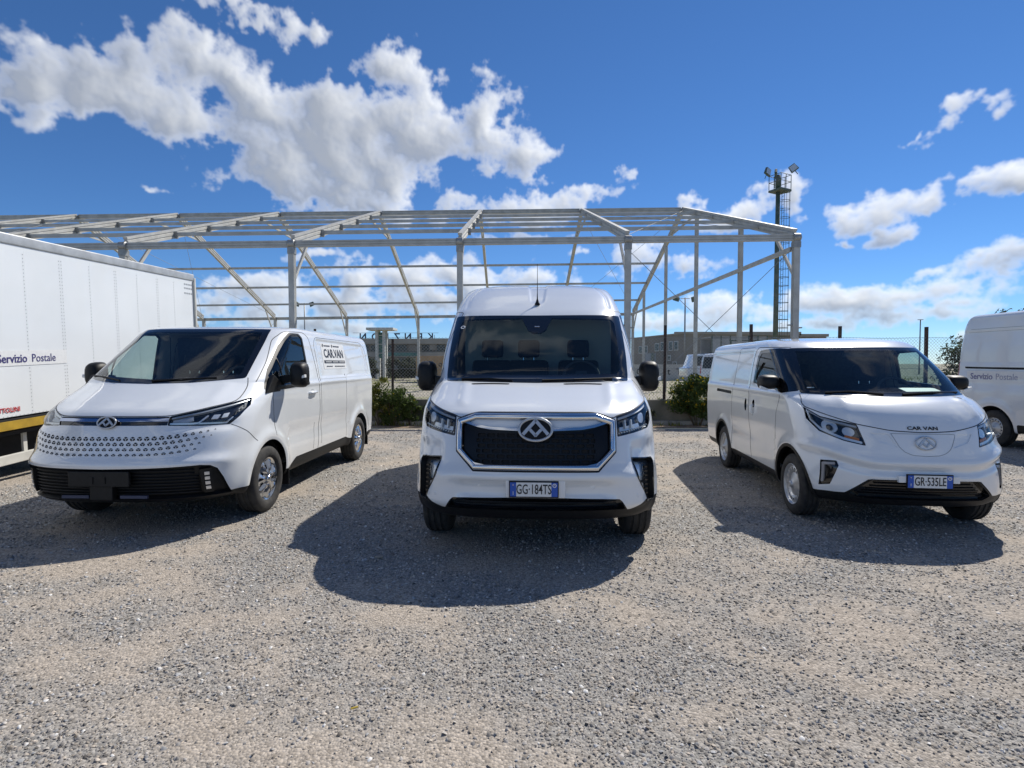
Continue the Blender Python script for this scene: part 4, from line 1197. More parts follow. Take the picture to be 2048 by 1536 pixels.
        c2, _ = clip(core, lambda v, a, n: np.minimum(np.hypot(a[:, 0] - sg * .99, (a[:, 1] - 1.115) * 1.2) - .055, sd_poly(a[:, 0], a[:, 1], [(sg * .70, 1.05), (sg * .93, 1.075), (sg * .95, 1.04), (sg * .70, 1.018)])))
        skin_obj(c2, 'lamp_reflector', M_REFL, headlamp, off=-.036, wall=-.055)
        for k, s0 in enumerate((.745, .815)):
            c3, _ = clip(core, lambda v, a, n: np.minimum(sd_poly(a[:, 0], a[:, 1], [(sg * s0, 1.035), (sg * (s0 + .014), 1.035), (sg * (s0 + .014), 1.105), (sg * s0, 1.105)]), sd_poly(a[:, 0], a[:, 1], [(sg * s0, 1.035), (sg * (s0 + .04), 1.04), (sg * (s0 + .04), 1.055), (sg * s0, 1.05)])))
            skin_obj(c3, 'light_guide', M_PLATEW, headlamp, off=-.02, wall=-.04)
        dots = MB()
        for k in range(14):
            p, n_ = L(sg * (.675 + .027 * k), 1.000 + .0037 * k)
            dots.box(p - n_ * .012, (.013, .006, .009))
        dots.build('running_lights', M_PLATEW, headlamp)
        c4, _ = clip(core, lambda v, a, n: np.abs(sd_line(a[:, 0], a[:, 1], [(sg * .68, 1.115), (sg * .9, 1.165), (sg * 1.07, 1.20)])) - .009)
        skin_obj(c4, 'lamp_upper_trim', M_SILVER, headlamp, off=-.015, wall=-.03)
    # fog lamp recesses
    FP = [(1.075, .775), (.79, .802), (.80, .675), (.90, .53), (.945, .462), (1.075, .462)]
    for sg in (-1, 1):
        pl = [(sg * s, z) for s, z in FP]
        H, S = clip(S, lambda v, a, n: np.maximum(sd_poly(a[:, 0], a[:, 1], pl, .004), v[:, 1] - 1.0))
        H = subdiv(H, 1)
        foglamp = empty('fog_lamp', (0, 0, 0)); foglamp.parent = T
        skin_obj(H, 'fog_recess', M_BLACKP, foglamp, off=-.04, wall=0.0)
        lam, _ = clip(H, lambda v, a, n: sd_poly(a[:, 0], a[:, 1], [(sg * .815, .775), (sg * .905, .765), (sg * .895, .63), (sg * .835, .64)], .006))
        skin_obj(lam, 'fog_reflector', M_REFL, foglamp, off=-.03, wall=-.045); skin_obj(lam, 'fog_lens', M_LENS, foglamp, off=-.010, wall=-.03, wall_mat=M_GLOSSB)
        bl, _ = clip(H, lambda v, a, n: sd_poly(a[:, 0], a[:, 1], [(sg * .835, .61), (sg * .89, .60), (sg * .925, .50), (sg * .90, .52)], .004))
        skin_obj(bl, 'fog_fin', M_SILVER, foglamp, off=-.02, wall=-.04)
        fin = MB()
        for k in range(7):
            p, n_ = L(sg * .99, .51 + .035 * k); fin.box(p - n_ * .03, (.02, .02, .012))
        fin.build('fog_slats', M_GLOSSB, foglamp)
        rimb, S = clip(S, lambda v, a, n: np.maximum(sd_poly(a[:, 0], a[:, 1], pl, .012), v[:, 1] - 1.0))
        skin_obj(rimb, 'fog_surround', M_GLOSSB, foglamp, off=.004, wall=-.005)
    # lower black bumper
    lipz = lambda s: np.interp(s, [0, .655, .675, .728, .76, .90, 1.05, 3], [.515, .502, .485, .412, .415, .478, .470, .455])
    B, S = clip(S, lambda v, a, n: a[:, 1] - lipz(aS(a)))
    intake, B = clip(B, lambda v, a, n: np.maximum(sd_poly(a[:, 0], a[:, 1], [(-.66, .498), (0, .506), (.66, .498), (.70, .422), (0, .415), (-.70, .422)], .004), v[:, 1] - .6))
    skin_obj(B, 'lower_bumper', M_BLACKP, T, off=-.004, wall=-.02)
    skin_obj(intake, 'lower_intake', M_GLOSSB, T, off=-.05, wall=0.0)
    fin = MB()
    for k in range(3):
        pts = [L(s, .44 + .022 * k) for s in np.linspace(-.64, .64, 25)]
        fin.tube([Vector(p - n * .035) for p, n in pts], .004, 5)
    fin.build('intake_slats', M_BLACKP, T)
    # bonnet gap, vents, sensors
    hood = [(-1.00, 1.395), (-1.12, 1.30), (-1.115, 1.232), (-.66, 1.132), (-.62, 1.112), (-.485, 1.162), (0, 1.164), (.485, 1.162), (.62, 1.112), (.66, 1.132), (1.115, 1.232), (1.12, 1.30), (1.00, 1.395)]
    ribbon(L, rline(hood), T, .0045)
    for sg in (-1, 1):
        V, S = clip(S, lambda v, a, n: np.maximum(sd_line(v[:, 0], v[:, 1] * 1.0 + 0 * a[:, 1], [(sg * .26, .785), (sg * .58, .825)]) - .018, 1.2 - a[:, 1]))
        skin_obj(subdiv(V, 1), 'bonnet_vent', M_GLOSSB, T, off=-.018, wall=0.0)
    for s, z, r_ in ((-.80, .52, .014), (.80, .52, .014), (-.45, .60, .012), (.45, .60, .022)):
        p, n_ = L(s, z); e = MB().lathe([(0, r_), (-.003, r_ * .9), (-.004, .0005)], 'y', n=16).build('parking_sensor', M_WHITE, T); e.location = p
    SL = side_locators(S0)
    for sg in (-1, 1): ribbon(SL[sg], rline([(1.30, .46), (1.28, 1.2), (1.33, 1.46), (1.90, 2.12), (2.30, 2.14), (2.32, .46)]), T)
    skin_obj(S, 'body', M_WHITE, T)
    # plate
    MB().box((0, .012, .588), (.46, .06, .142)).build('plate_mount', M_WHITE, T, bevel=.012, seg=3, autosmooth=.8)
    number_plate(T, (-.012, -.026, .588), 0, 'GG\u00b7184TS')
    # aerial
    p, n_ = L(0, 2.20)
    a = empty('aerial', p); a.parent = T
    b = MB(); b.lathe([(0, .030), (.012, .030), (.03, .018), (.06, .010)], 'z', n=16); b.build('aerial_base', M_BLACKP, a, autosmooth=.8)
    MB().tube([(0, 0, .05), (0, .02, .14), (0, .045, .46)], [.008, .004, .0022], 8).build('aerial_rod', M_BLACKP, a)
    for sg in (-1, 1):
        mirror(T, sg, (1.15, 1.47, 1.42), (.20, .16, .315), .93, True)
        wheel('front_wheel', T, sg * .885, AX[0], RT, .235, .21, 'steel', sg)
        wheel('rear_wheel', T, sg * .885, AX[1], RT, .235, .21, 'steel', sg)
    for y in AX: wheel_well(T, y, ZW, .415, .94, .62)
    # cabin
    MB().box((0, 2.9, .42), (1.3, 4.9, .12)).build('floor_pan', M_DARK, T)
    MB().box((0, 2.42, 1.35), (1.74, .04, 1.7)).build('bulkhead', M_LINER, T)
    d = MB(); d.prism([(.95, 1.30), (1.15, 1.41), (1.45, 1.42), (1.62, 1.36), (1.66, .9), (1.0, .9)], -.86, .86, 'x'); d.build('dashboard', M_TRIM, T, bevel=.03, seg=3, autosmooth=.8)
    for x in (-.52, -.10, .47): seat(T, x, 2.02, 1.58)
    steering_wheel(T, (.47, 1.66, 1.42))
    wiper(T, L, [(-.72, 1.392), (-.45, 1.40), (-.22, 1.385)]); wiper(T, L, [(.05, 1.385), (.35, 1.395), (.72, 1.402)])
    return T
van_centre()
# ------------------------------------------------------------------ left van (low, perforated nose)
def van_left():
    loc, rz = PLACE['left']
    T = empty('delivery_van', loc, R(rz), label='low white van with perforated nose and black lower grille beside the box truck', cat='van', group='white electric vans parked in a row')
    AX, ZW, RT = (1.02, 4.13), .345, .345
    def dfm(v, a, n):
        s = aS(a); z = a[:, 1]; front = (v[:, 1] < 1.1)
        side = (np.abs(n[:, 0]) > .5)
        d = np.zeros(len(v))
        d += .018 * bump(z, .66, .05) * (1 - smooth01(s, .9, 1.2)) * front
        d += -.016 * bump(z, .98, .035) * smooth01(s, .35, .6) * (1 - smooth01(s, 1.0, 1.15)) * front
        for y in AX: d += .026 * bump(np.hypot(v[:, 1] - y, v[:, 2] - ZW), .45, .075) * (np.abs(v[:, 0]) > .7) * side
        d += -.014 * bump(z, .72, .12) * (v[:, 1] > 1.5) * (v[:, 1] < 3.6) * side
        # shoulder line and recessed cargo panel
        d += .010 * bump(z, 1.30, .03) * (v[:, 1] > 1.2) * side
        rp = sd_poly(v[:, 1], v[:, 2], [(2.60, 1.40), (4.60, 1.40), (4.62, 1.60), (4.55, 1.82), (2.60, 1.84)], .03)
        d += -.012 * smooth01(rp, .015, -.015) * side
        fl = sd_poly(v[:, 1], v[:, 2], [(2.60, .86), (3.5, .86), (3.5, 1.26), (2.60, 1.26)], .04)
        d += -.004 * smooth01(fl, .02, -.02) * side
        # bonnet side creases
        d += .010 * bump(s, .74, .07) * smooth01(z, 1.12, 1.2) * (1 - smooth01(z, 1.33, 1.37)) * front
        return d
    S = loft_body(rows_left(), nrow=190, nf=72, ns=110, deform=dfm)
    L = Locator(S, lambda c: (c[:, 1] < 2.4) & (c[:, 2] > .31))
    S0 = S
    S = arches(S, AX, ZW, .41)
    fr = lambda v: (v[:, 1] - 2.1)
    Wout = [(-.86, 1.40), (-.4, 1.362), (0, 1.352), (.4, 1.362), (.86, 1.40), (.745, 1.945), (0, 1.948), (-.745, 1.945)]
    W, S = clip(S, lambda v, a, n: np.maximum(sd_poly(a[:, 0], a[:, 1], [(x * .985, z + (.015 if z < 1.7 else -.015)) for x, z in Wout], .015), fr(v)))
    Win = [(-.80, 1.43), (0, 1.385), (.80, 1.43), (.695, 1.91), (0, 1.912), (-.695, 1.91)]
    W = near(W, lambda v, a, n: np.abs(sd_poly(a[:, 0], a[:, 1], Win)) - .04, 1)
    G, F = clip(W, lambda v, a, n: sd_poly(a[:, 0], a[:, 1], [(x * .96, z + (.025 if z < 1.7 else -.025)) for x, z in Win], .02))
    skin_obj(F, 'windscreen_border', M_FRIT, T, off=.003, wall=-.012); skin_obj(G, 'windscreen', M_GLASS, T, off=.003)
    # side glazing
    P = [(1.02, 1.285), (1.25, 1.275), (2.10, 1.30), (2.135, 1.40), (2.13, 1.86), (2.06, 1.905), (1.80, 1.90), (1.55, 1.75), (1.2, 1.48)]
    P2 = [(1.42, 1.325), (2.09, 1.335), (2.095, 1.85), (2.04, 1.88), (1.81, 1.872), (1.68, 1.80), (1.50, 1.675), (1.42, 1.615)]
    P3 = [(1.16, 1.325), (1.392, 1.322), (1.392, 1.595), (1.28, 1.505), (1.16, 1.415)]
    for sg in (-1, 1):
        w, S = clip(S, lambda v, a, n: np.maximum(sd_poly(v[:, 1], v[:, 2], P, .012), side_sel(v, sg)))
        w = subdiv(w, 1)
        g, f = clip(w, lambda v, a, n: sd_poly(v[:, 1], v[:, 2], P2, .012))
        g2, f = clip(f, lambda v, a, n: sd_poly(v[:, 1], v[:, 2], P3, .008))
        skin_obj(g, 'side_window', M_SGLASS, T, off=-.004); skin_obj(g2, 'quarter_window', M_SGLASS, T, off=-.004)
        skin_obj(f, 'window_seal', M_FRIT if 0 else M_BLACKP, T, off=.002, wall=-.012)
    # lower nose
    S = near(S, lambda v, a, n: np.maximum(np.maximum(np.abs(a[:, 0]) - 1.3, a[:, 1] - 1.24), np.maximum(.33 - a[:, 1], v[:, 1] - 1.0)), 1)
    GP = [(0, .628), (.80, .640), (.88, .630), (.94, .595), (.985, .51), (1.04, .352), (.76, .352), (0, .352)]
    GP = GP + [(-s, z) for s, z in GP[::-1] if s]
    H, S = clip(S, lambda v, a, n: np.maximum(sd_poly(a[:, 0], a[:, 1], GP, .004), v[:, 1] - .8))
    skin_obj(H, 'lower_grille', M_BLACKP, T, off=-.045, wall=0.0)
    for k in range(8):
        z = .385 + .030 * k
        m = .88 if z < .55 else .84
        pts = [L(s, z) for s in np.linspace(-m * .9, m * .9, 31)]
        b = MB(); b.tube([Vector(p - n * .030) for p, n in pts], .0075, 5); b.build('grille_slat', M_BLACKP, T, smooth=True)
    MB().box((-.02, .0, .545), (.54, .03, .135)).build('plate_holder', M_BLACKP, T, bevel=.008)
    for x in (-.075, .035): MB().box((x, -.016, .535), (.02, .012, .06)).build('plate_bracket', M_BLACKP, T)
    MB().box((-.01, .03, .42), (.20, .06, .13)).build('radar_cover', M_BLACKP, T, bevel=.01)
    for x in (-.25, .27): MB().box((x, .022, .385), (.24, .02, .026)).build('number_strip', principled('pale_blue_strip', (.035, .045, .09), .5), T)
    for sg in (-1, 1):
        fl = empty('fog_lamp', (0, 0, 0)); fl.parent = T
        hp = [(sg * .80, .595), (sg * .885, .60), (sg * .90, .43), (sg * .885, .385), (sg * .82, .385)]
        h, _ = clip(subdiv(H, 1), lambda v, a, n: sd_poly(a[:, 0], a[:, 1], hp, .006))
        skin_obj(h, 'lamp_pod', M_BLACKP, fl, off=-.004, wall=-.05)
        for k in range(4):
            c, _ = clip(subdiv(h, 1), lambda v, a, n: sd_poly(a[:, 0], a[:, 1], [(sg * .832, .415 + .044 * k), (sg * .872, .415 + .044 * k), (sg * .872, .443 + .044 * k), (sg * .832, .443 + .044 * k)]))
            skin_obj(c, 'led_block', M_REFL, fl, off=.004, wall=-.01)
    # body-coloured nose, light bar, lamps
    LB = [(-.50, 1.000), (.50, 1.000), (.50, 1.072), (-.50, 1.072)]
    H, S = clip(S, lambda v, a, n: np.maximum(sd_poly(a[:, 0], a[:, 1], LB), v[:, 1] - .8))
    H = subdiv(H, 1)
    h1, h2 = clip(H, lambda v, a, n: -(a[:, 1] - 1.034)); h3, h1 = clip(h1, lambda v, a, n: -(a[:, 1] - 1.060))
    skin_obj(h2, 'light_bar', M_GLOSSB, T, off=-.006, wall=-.02); skin_obj(h3, 'light_bar_gap', M_GLOSSB, T, off=-.018, wall=0); skin_obj(h1, 'light_strip', principled('blue_tinted_chrome', (.42, .47, .60), .12, metal=1.0), T, off=.004, wall=-.02)
    HP = [(.505, 1.072), (.505, 1.000), (.62, .996), (.757, .990), (1.02, .986), (1.10, 1.05), (1.165, 1.14), (1.11, 1.212), (.964, 1.178)]
    for sg in (-1, 1):
        pl = [(sg * s, z) for s, z in HP]
        H, S = clip(S, lambda v, a, n: np.maximum(sd_poly(a[:, 0], a[:, 1], pl, .003), v[:, 1] - 1.1))
        H = subdiv(H, 1)
        hl = empty('headlamp', (0, 0, 0)); hl.parent = T
        skin_obj(H, 'lamp_housing', M_GLOSSB, hl, off=-.05, wall=0.0); skin_obj(H, 'lamp_lens', M_LENS, hl, off=-.001)
        def pc(nm, pts, m, o=-.018, w=-.045, hw=None):
            q = [(sg * s, z) for s, z in pts]
            c, _ = clip(H, (lambda v, a, n: sd_line(a[:, 0], a[:, 1], q) - hw) if hw else (lambda v, a, n: sd_poly(a[:, 0], a[:, 1], q)))
            skin_obj(c, nm, m, hl, off=o, wall=w)
        pc('light_guide', [(.52, 1.066), (.964, 1.166), (1.10, 1.20)], M_REFL, hw=.007)
        pc('light_guide', [(.52, 1.014), (.70, 1.010), (.745, 1.012), (.80, 1.075)], M_REFL, hw=.008)
        pc('light_guide', [(.745, 1.008), (1.00, 1.000), (1.04, 1.05)], M_REFL, hw=.006)
        pc('lamp_cluster', [(.53, 1.028), (.66, 1.024), (.70, 1.04), (.68, 1.085), (.53, 1.052)], M_SILVER, -.03)
        pc('projector', [(.84, 1.045), (.90, 1.045), (.91, 1.085), (.85, 1.085)], M_REFL, -.02)
        pc('projector', [(.93, 1.05), (.985, 1.055), (.99, 1.095), (.935, 1.09)], M_REFL, -.02)
        pc('side_reflector', [(1.05, 1.06), (1.135, 1.13), (1.10, 1.19), (1.06, 1.14)], M_BLACKP, -.02)
        dots = MB()
        for s, z in ((1.075, 1.10), (1.09, 1.125), (1.10, 1.15), (1.085, 1.165), (1.06, 1.12)):
            p, n_ = L(sg * s, z); dots.box(p - n_ * .01, (.009, .009, .009))
        dots.build('side_leds', M_PLATEW, hl)['kind'] = 'stuff'
    p, n_ = L(0, 1.022)
    emblem(T, p + n_ * .012, R(18), .082, .052, M_SILVER, M_SILVER, M_BADGE)
    # perforated pattern: little cubes of three rhombs
    vs = []; fs = []
    for row in range(4):
        zc = .888 - .046 * row
        h = .0195 - .0026 * row
        for k in range(-15, 16):
            s = (k + .5 * (row % 2)) * .0595
            lim = .92 - .045 * row
            if abs(s) > lim: continue
            f = 1.0 if abs(s) < .60 else max(.30, 1 - (abs(s) - .60) / .42)
            zz = zc + .055 * max(0, (abs(s) - .35) / .55) ** 1.6
            w = .0255 * (.94 - .05 * row)
            H_ = h * 1.15
            for cell in (((-w, 0), (0, -h * .62), (w, 0), (0, h * .62)), ((-w, 0), (-w, -H_), (0, -H_ - h * .62), (0, -h * .62)), ((w, 0), (0, -h * .62), (0, -H_ - h * .62), (w, -H_))):
                cx = sum(q[0] for q in cell) / 4; cz = sum(q[1] for q in cell) / 4; k2 = .72 * f; b0 = len(vs)
                for q in cell:
                    p, n_ = L(s + cx * f + (q[0] - cx) * k2, zz + h * .5 + cz * f + (q[1] - cz) * k2); vs.append(tuple(p + n_ * .0022))
                fs.append((b0, b0 + 1, b0 + 2, b0 + 3))
    mesh_obj('nose_perforation', vs, fs, M_DARK, T)['kind'] = 'stuff'
    # black lower lip and sills
    sl = lambda v: np.interp(v[:, 1], [0, .5, 1.55, 1.72, 3.5, 3.62, 5.2], [.352, .372, .372, .455, .455, .42, .40])
    B, S = clip(S, lambda v, a, n: a[:, 1] - sl(v))
    skin_obj(B, 'sill_and_lip', M_BLACKP, T, off=-.006, wall=-.02)
    # gaps
    ribbon(L, rline([(-.885, 1.405), (-.965, 1.30), (-.985, 1.19), (-.50, 1.078), (.50, 1.078), (.985, 1.19), (.965, 1.30), (.885, 1.405)]), T, .004)
    SL = side_locators(S0)
    for sg in (-1, 1):
        ribbon(L, [(sg * 1.03, .985), (sg * 1.22, .90), (sg * 1.42, .78)], T, .003)
        ribbon(SL[sg], [(1.15, .78), (1.13, 1.0), (1.12, 1.25)], T, .003)
        ribbon(SL[sg], rline([(.98, 1.36), (1.24, 1.56), (1.55, 1.83), (1.74, 1.925), (2.22, 1.94), (2.34, 1.88), (2.43, 1.45), (2.45, 1.0), (2.40, .46)]), T)
        ribbon(SL[sg], [(2.24, .47), (2.26, .60), (2.28, .80)], T, .002)
        ribbon(SL[sg], rline([(2.52, .50), (2.50, 1.2), (2.47, 1.80), (2.56, 1.895), (4.50, 1.895), (4.70, 1.80), (4.73, 1.42)]), T, .0028)
        ribbon(SL[sg], [(2.50, 1.345), (3.5, 1.345), (3.7, 1.40), (4.1, 1.44), (4.70, 1.44)], T, .002, mat=M_LINER)
        if sg > 0: ribbon(SL[sg], [(3.52, .47), (3.52, 1.40)], T, .0022)
    # magnetic sign on the flank
    sgn, S = clip(S, lambda v, a, n: np.maximum(sd_poly(v[:, 1], v[:, 2], [(2.74, 1.475), (3.66, 1.475), (3.66, 1.83), (2.74, 1.83)]), side_sel(v, 1)))
    sign = empty('sign_panel', (0, 0, 0)); sign.parent = T
    skin_obj(sgn, 'sign_sheet', M_PLATEW, sign, off=.003, wall=-.002)
    xs = float(sgn.v[:, 0].mean()); zt = math.atan2(float(sgn.v[sgn.v[:, 2] < 1.55][:, 0].mean() - sgn.v[sgn.v[:, 2] > 1.75][:, 0].mean()), .27)
    SI = principled('sign_ink', (.02, .025, .04), .5)
    def on(y, z): return (float(np.interp(z, [1.51, 1.80], [sgn.v[sgn.v[:, 2] < 1.55][:, 0].mean(), sgn.v[sgn.v[:, 2] > 1.75][:, 0].mean()])) + .0055, y, z)
    ro = (R(90) - 0, 0, R(90))
    from mathutils import Euler
    rm = (Matrix.Rotation(-zt, 3, 'Y') @ Euler(ro).to_matrix()).to_euler()
    text_obj('sign_lettering', 'CAR.VAN', .165, SI, sign, on(3.20, 1.685), rm, .001, sx=1.12, offset=.004)
    def block(nm, y, z, w, h, m=SI):
        o = MB().box((0, 0, 0), (.002, w, h)).build(nm, m, sign); o.location = on(y, z); o.rotation_euler = (0, -zt, 0); return o
    block('sign_bar', 3.20, 1.575, .84, .040)
    fine = MB()
    GI = principled('sign_grey_ink', (.10, .11, .14), .6)
    rr = random.Random(3)
    for (y0, y1, z, h) in ((2.86, 3.08, 1.795, .022), (3.22, 3.46, 1.795, .022), (2.84, 2.90, 1.512, .016), (2.93, 3.06, 1.512, .016), (3.16, 3.20, 1.512, .016), (3.23, 3.58, 1.512, .016)):
        y = y0
        while y < y1:
            w = rr.uniform(.016, .026); c = on(y + w / 2, z); fine.box(c, (.002, w, h * rr.uniform(.75, 1))); y += w + .008
    fine.build('small_print', GI, sign)['kind'] = 'stuff'
    wf = MB()
    for i in range(3):
        y = 2.83 + .27 * i
        while y < 2.83 + .27 * i + .22:
            w = rr.uniform(.014, .022); c = on(y + w / 2, 1.575); wf.box((c[0] + .002, c[1], c[2]), (.002, w, .014)); y += w + .006
    wf.build('bar_print', M_PLATEW, sign)['kind'] = 'stuff'
    for y in (2.81, 3.165):
        o = MB().lathe([(.0, .010), (.002, .018), (.0, .024)], 'x', n=14).build('sign_badge', SI, sign); o.location = on(y, 1.795)
    skin_obj(S, 'body', M_WHITE, T)
    for sg in (-1, 1):
        mirror(T, sg, (1.155, 1.40, 1.425), (.19, .16, .285), .95, True)
        MB().prism([(.98, 1.24), (1.30, 1.245), (1.33, 1.34), (1.16, 1.43)], sg * .955, sg * 1.0, 'x').build('mirror_base', M_BLACKP, T, bevel=.01)
        wheel('front_wheel', T, sg * .885, AX[0], RT, .225, .225, 'alloy', sg)
        wheel('rear_wheel', T, sg * .885, AX[1], RT, .225, .225, 'alloy', sg)
        h = empty('door_handle', (sg * .995, 2.20, 1.185)); h.parent = T
        MB().tube([(0, -.12, -.004), (sg * .028, -.09, 0), (sg * .034, 0, .004), (sg * .028, .09, .006), (0, .12, .004)], [.012, .016, .017, .016, .012], 10).build('handle_bar', M_WHITE, h, smooth=True)
        b = MB(); n = 20
        b.prism([(.085 * math.cos(2 * math.pi * k / n), .045 * math.sin(2 * math.pi * k / n)) for k in range(n)], sg * -.02, sg * .004, 'x'); b.build('handle_cup', M_SEAM if 0 else M_LINER, h)
        MB().box((sg * .90, AX[0] + .47, .30), (.19, .012, .24)).build('mud_flap', M_BLACKP, T)
        MB().box((sg * .90, AX[1] + .46, .30), (.19, .012, .24)).build('mud_flap', M_BLACKP, T)
    for y in AX: wheel_well(T, y, ZW, .42, .93, .60)
    MB().box((0, 2.6, .40), (1.25, 4.4, .12)).build('floor_pan', M_DARK, T)
    MB().box((0, 2.45, 1.15), (1.72, .04, 1.45)).build('bulkhead', M_TRIM, T)
    d = MB(); d.prism([(.98, 1.28), (1.15, 1.35), (1.38, 1.30), (1.42, .8), (.98, .8)], -.80, .80, 'x'); d.prism([(.64, 1.27), (.99, 1.325), (.99, .9), (.64, .9)], -.52, .52, 'x'); d.build('dashboard', M_TRIM, T, bevel=.03, seg=3, autosmooth=.8)
    for x in (-.48, -.05, .45): seat(T, x, 2.0, 1.42)
    steering_wheel(T, (.45, 1.42, 1.36))
    wiper(T, L, [(-.80, 1.418), (-.55, 1.408), (-.32, 1.378)]); wiper(T, L, [(.02, 1.372), (.30, 1.388), (.60, 1.402)])
    return T
van_left()
# ------------------------------------------------------------------ right van (small)
def van_right():
    loc, rz = PLACE['right']
    T = empty('delivery_van', loc, R(rz), label='small white van with blanked white nose and lettering on the bonnet edge', cat='van', group='white electric vans parked in a row')
    AX, ZW, RT = (.74, 3.32), .31, .31
    def dfm(v, a, n):
        s = aS(a); z = a[:, 1]; front = (v[:, 1] < 1.0); side = (np.abs(n[:, 0]) > .5)
        d = np.zeros(len(v))
        cz = .665 + .10 * smooth01(s, .35, .95)
        d += .022 * bump(z, cz, .045) * (1 - smooth01(s, 1.0, 1.2)) * front              # upper bumper fold
        d += -.020 * bump(z, cz - .075, .035) * (1 - smooth01(s, .75, .95)) * front
        d += .014 * bump(z, .545, .04) * (1 - smooth01(s, .40, .55)) * front
        for y in AX: d += .018 * bump(np.hypot(v[:, 1] - y, v[:, 2] - ZW), .42, .06) * (np.abs(v[:, 0]) > .6) * side
        d += .012 * bump(s, .60 - .3 * (z - 1.0), .06) * smooth01(z, 1.0, 1.08) * (1 - smooth01(z, 1.2, 1.24)) * front
        d += .010 * bump(z, 1.22, .03) * side * (v[:, 1] > .9)
        d += -.012 * bump(z, .66, .12) * side * (v[:, 1] > 1.2) * (v[:, 1] < 2.9)
        rp = sd_poly(v[:, 1], v[:, 2], [(2.25, 1.30), (4.2, 1.30), (4.2, 1.66), (2.25, 1.66)], .05)
        d += -.008 * smooth01(rp, .02, -.02) * side
        return d
    S = loft_body(rows_right(), nrow=180, nf=70, ns=100, deform=dfm, zfine=1.27)
    L = Locator(S, lambda c: (c[:, 1] < 2.2) & (c[:, 2] > .27))
    S0 = S
    S = arches(S, AX, ZW, .385)
    ar = None
    for y in AX:   # black arch cladding
        c, S = clip(S, lambda v, a, n: np.maximum(np.hypot(v[:, 1] - y, v[:, 2] - ZW) - .418, .45 - np.abs(v[:, 0])))
        for sg in (-1, 1):
            h, _ = clip(c, lambda v, a, n: -sg * v[:, 0])
            skin_obj(h, 'arch_cladding', M_BLACKP, T, off=.006, wall=-.03)
    fr = lambda v: (v[:, 1] - 1.9)
    Wout = [(-.86, 1.245), (-.4, 1.235), (0, 1.232), (.4, 1.235), (.86, 1.245), (.715, 1.722), (0, 1.728), (-.715, 1.722)]
    W, S = clip(S, lambda v, a, n: np.maximum(sd_poly(a[:, 0], a[:, 1], [(x * .985, z + (.012 if z < 1.5 else -.012)) for x, z in Wout], .012), fr(v)))
    Win = [(-.78, 1.285), (0, 1.272), (.78, 1.285), (.66, 1.685), (0, 1.69), (-.66, 1.685)]
    W = near(W, lambda v, a, n: np.abs(sd_poly(a[:, 0], a[:, 1], Win)) - .035, 1)
    G, F = clip(W, lambda v, a, n: sd_poly(a[:, 0], a[:, 1], Win))
    skin_obj(F, 'windscreen_border', M_FRIT, T, off=.003, wall=-.012); skin_obj(G, 'windscreen', M_GLASS, T, off=.003)
    p, n_ = L(-.72, 1.30); o = MB().box((0, 0, 0), (.085, .003, .010)).build('screen_sticker', M_PLATEW, T); o.location = p + n_ * .006; o.rotation_euler = (R(-30), 0, R(20))
    # black pillar with the window
    P = [(.84, 1.275), (1.02, 1.245), (1.20, 1.262), (1.34, 1.285), (2.02, 1.32), (2.03, 1.64), (1.98, 1.70), (1.50, 1.715), (1.36, 1.705)]
    P2 = [(1.24, 1.325), (1.96, 1.36), (1.965, 1.615), (1.92, 1.66), (1.56, 1.67), (1.33, 1.46)]
    for sg in (-1, 1):
        w, S = clip(S, lambda v, a, n: np.maximum(sd_poly(v[:, 1], v[:, 2], P, .012), side_sel(v, sg)))
        w = subdiv(w, 1)
        g, f = clip(w, lambda v, a, n: sd_poly(v[:, 1], v[:, 2], P2, .012))
        skin_obj(g, 'side_window', M_SGLASS, T, off=-.004); skin_obj(f, 'pillar_cover', M_FRIT, T, off=.001, wall=-.012)
    S = near(S, lambda v, a, n: np.maximum(np.maximum(np.abs(a[:, 0]) - 1.15, a[:, 1] - 1.14), np.maximum(.3 - a[:, 1], v[:, 1] - .9)), 1)
    HP = [(.965, 1.115), (.815, 1.040), (.525, .985), (.482, .812), (.64, .843), (.85, .913), (.965, 1.015)]
    for sg in (-1, 1):
        pl = [(sg * s, z) for s, z in HP]
        H, S = clip(S, lambda v, a, n: np.maximum(sd_poly(a[:, 0], a[:, 1], pl, .006), v[:, 1] - 1.0))
        H = subdiv(H, 1)
        hl = empty('headlamp', (0, 0, 0)); hl.parent = T
        rim, core = clip(H, lambda v, a, n: -(sd_poly(a[:, 0], a[:, 1], pl) + .004))
        skin_obj(rim, 'lamp_surround', M_GLOSSB, hl, off=-.003, wall=-.02)
        skin_obj(core, 'lamp_housing', M_GLOSSB, hl, off=-.05, wall=0.0); skin_obj(core, 'lamp_lens', M_LENS, hl, off=-.001)
        def pc(nm, pts, m, o=-.018, w=-.045, hw=None, ell=None):
            q = [(sg * s, z) for s, z in pts]
            if ell: fn = lambda v, a, n: np.hypot(a[:, 0] - q[0][0], (a[:, 1] - q[0][1]) * ell[1]) - ell[0]
            else: fn = (lambda v, a, n: sd_line(a[:, 0], a[:, 1], q) - hw) if hw else (lambda v, a, n: sd_poly(a[:, 0], a[:, 1], q))
            c, _ = clip(core, fn); skin_obj(c, nm, m, hl, off=o, wall=w)
        pc('light_guide', [(.945, 1.09), (.93, 1.01), (.84, .932), (.65, .862), (.51, .832)], M_REFL, hw=.011, o=-.010)
        pc('light_guide', [(.93, 1.088), (.80, 1.028), (.53, .972)], M_SILVER, hw=.008, o=-.010)
        pc('lamp_bowl', [(.76, .965)], M_REFL, o=-.03, ell=(.075, 1.25))
        pc('projector', [(.755, .952)], M_GLOSSB, o=-.012, w=-.03, ell=(.030, 1.1))
        pc('lamp_bowl', [(.60, .928)], M_REFL, o=-.03, ell=(.052, 1.25))
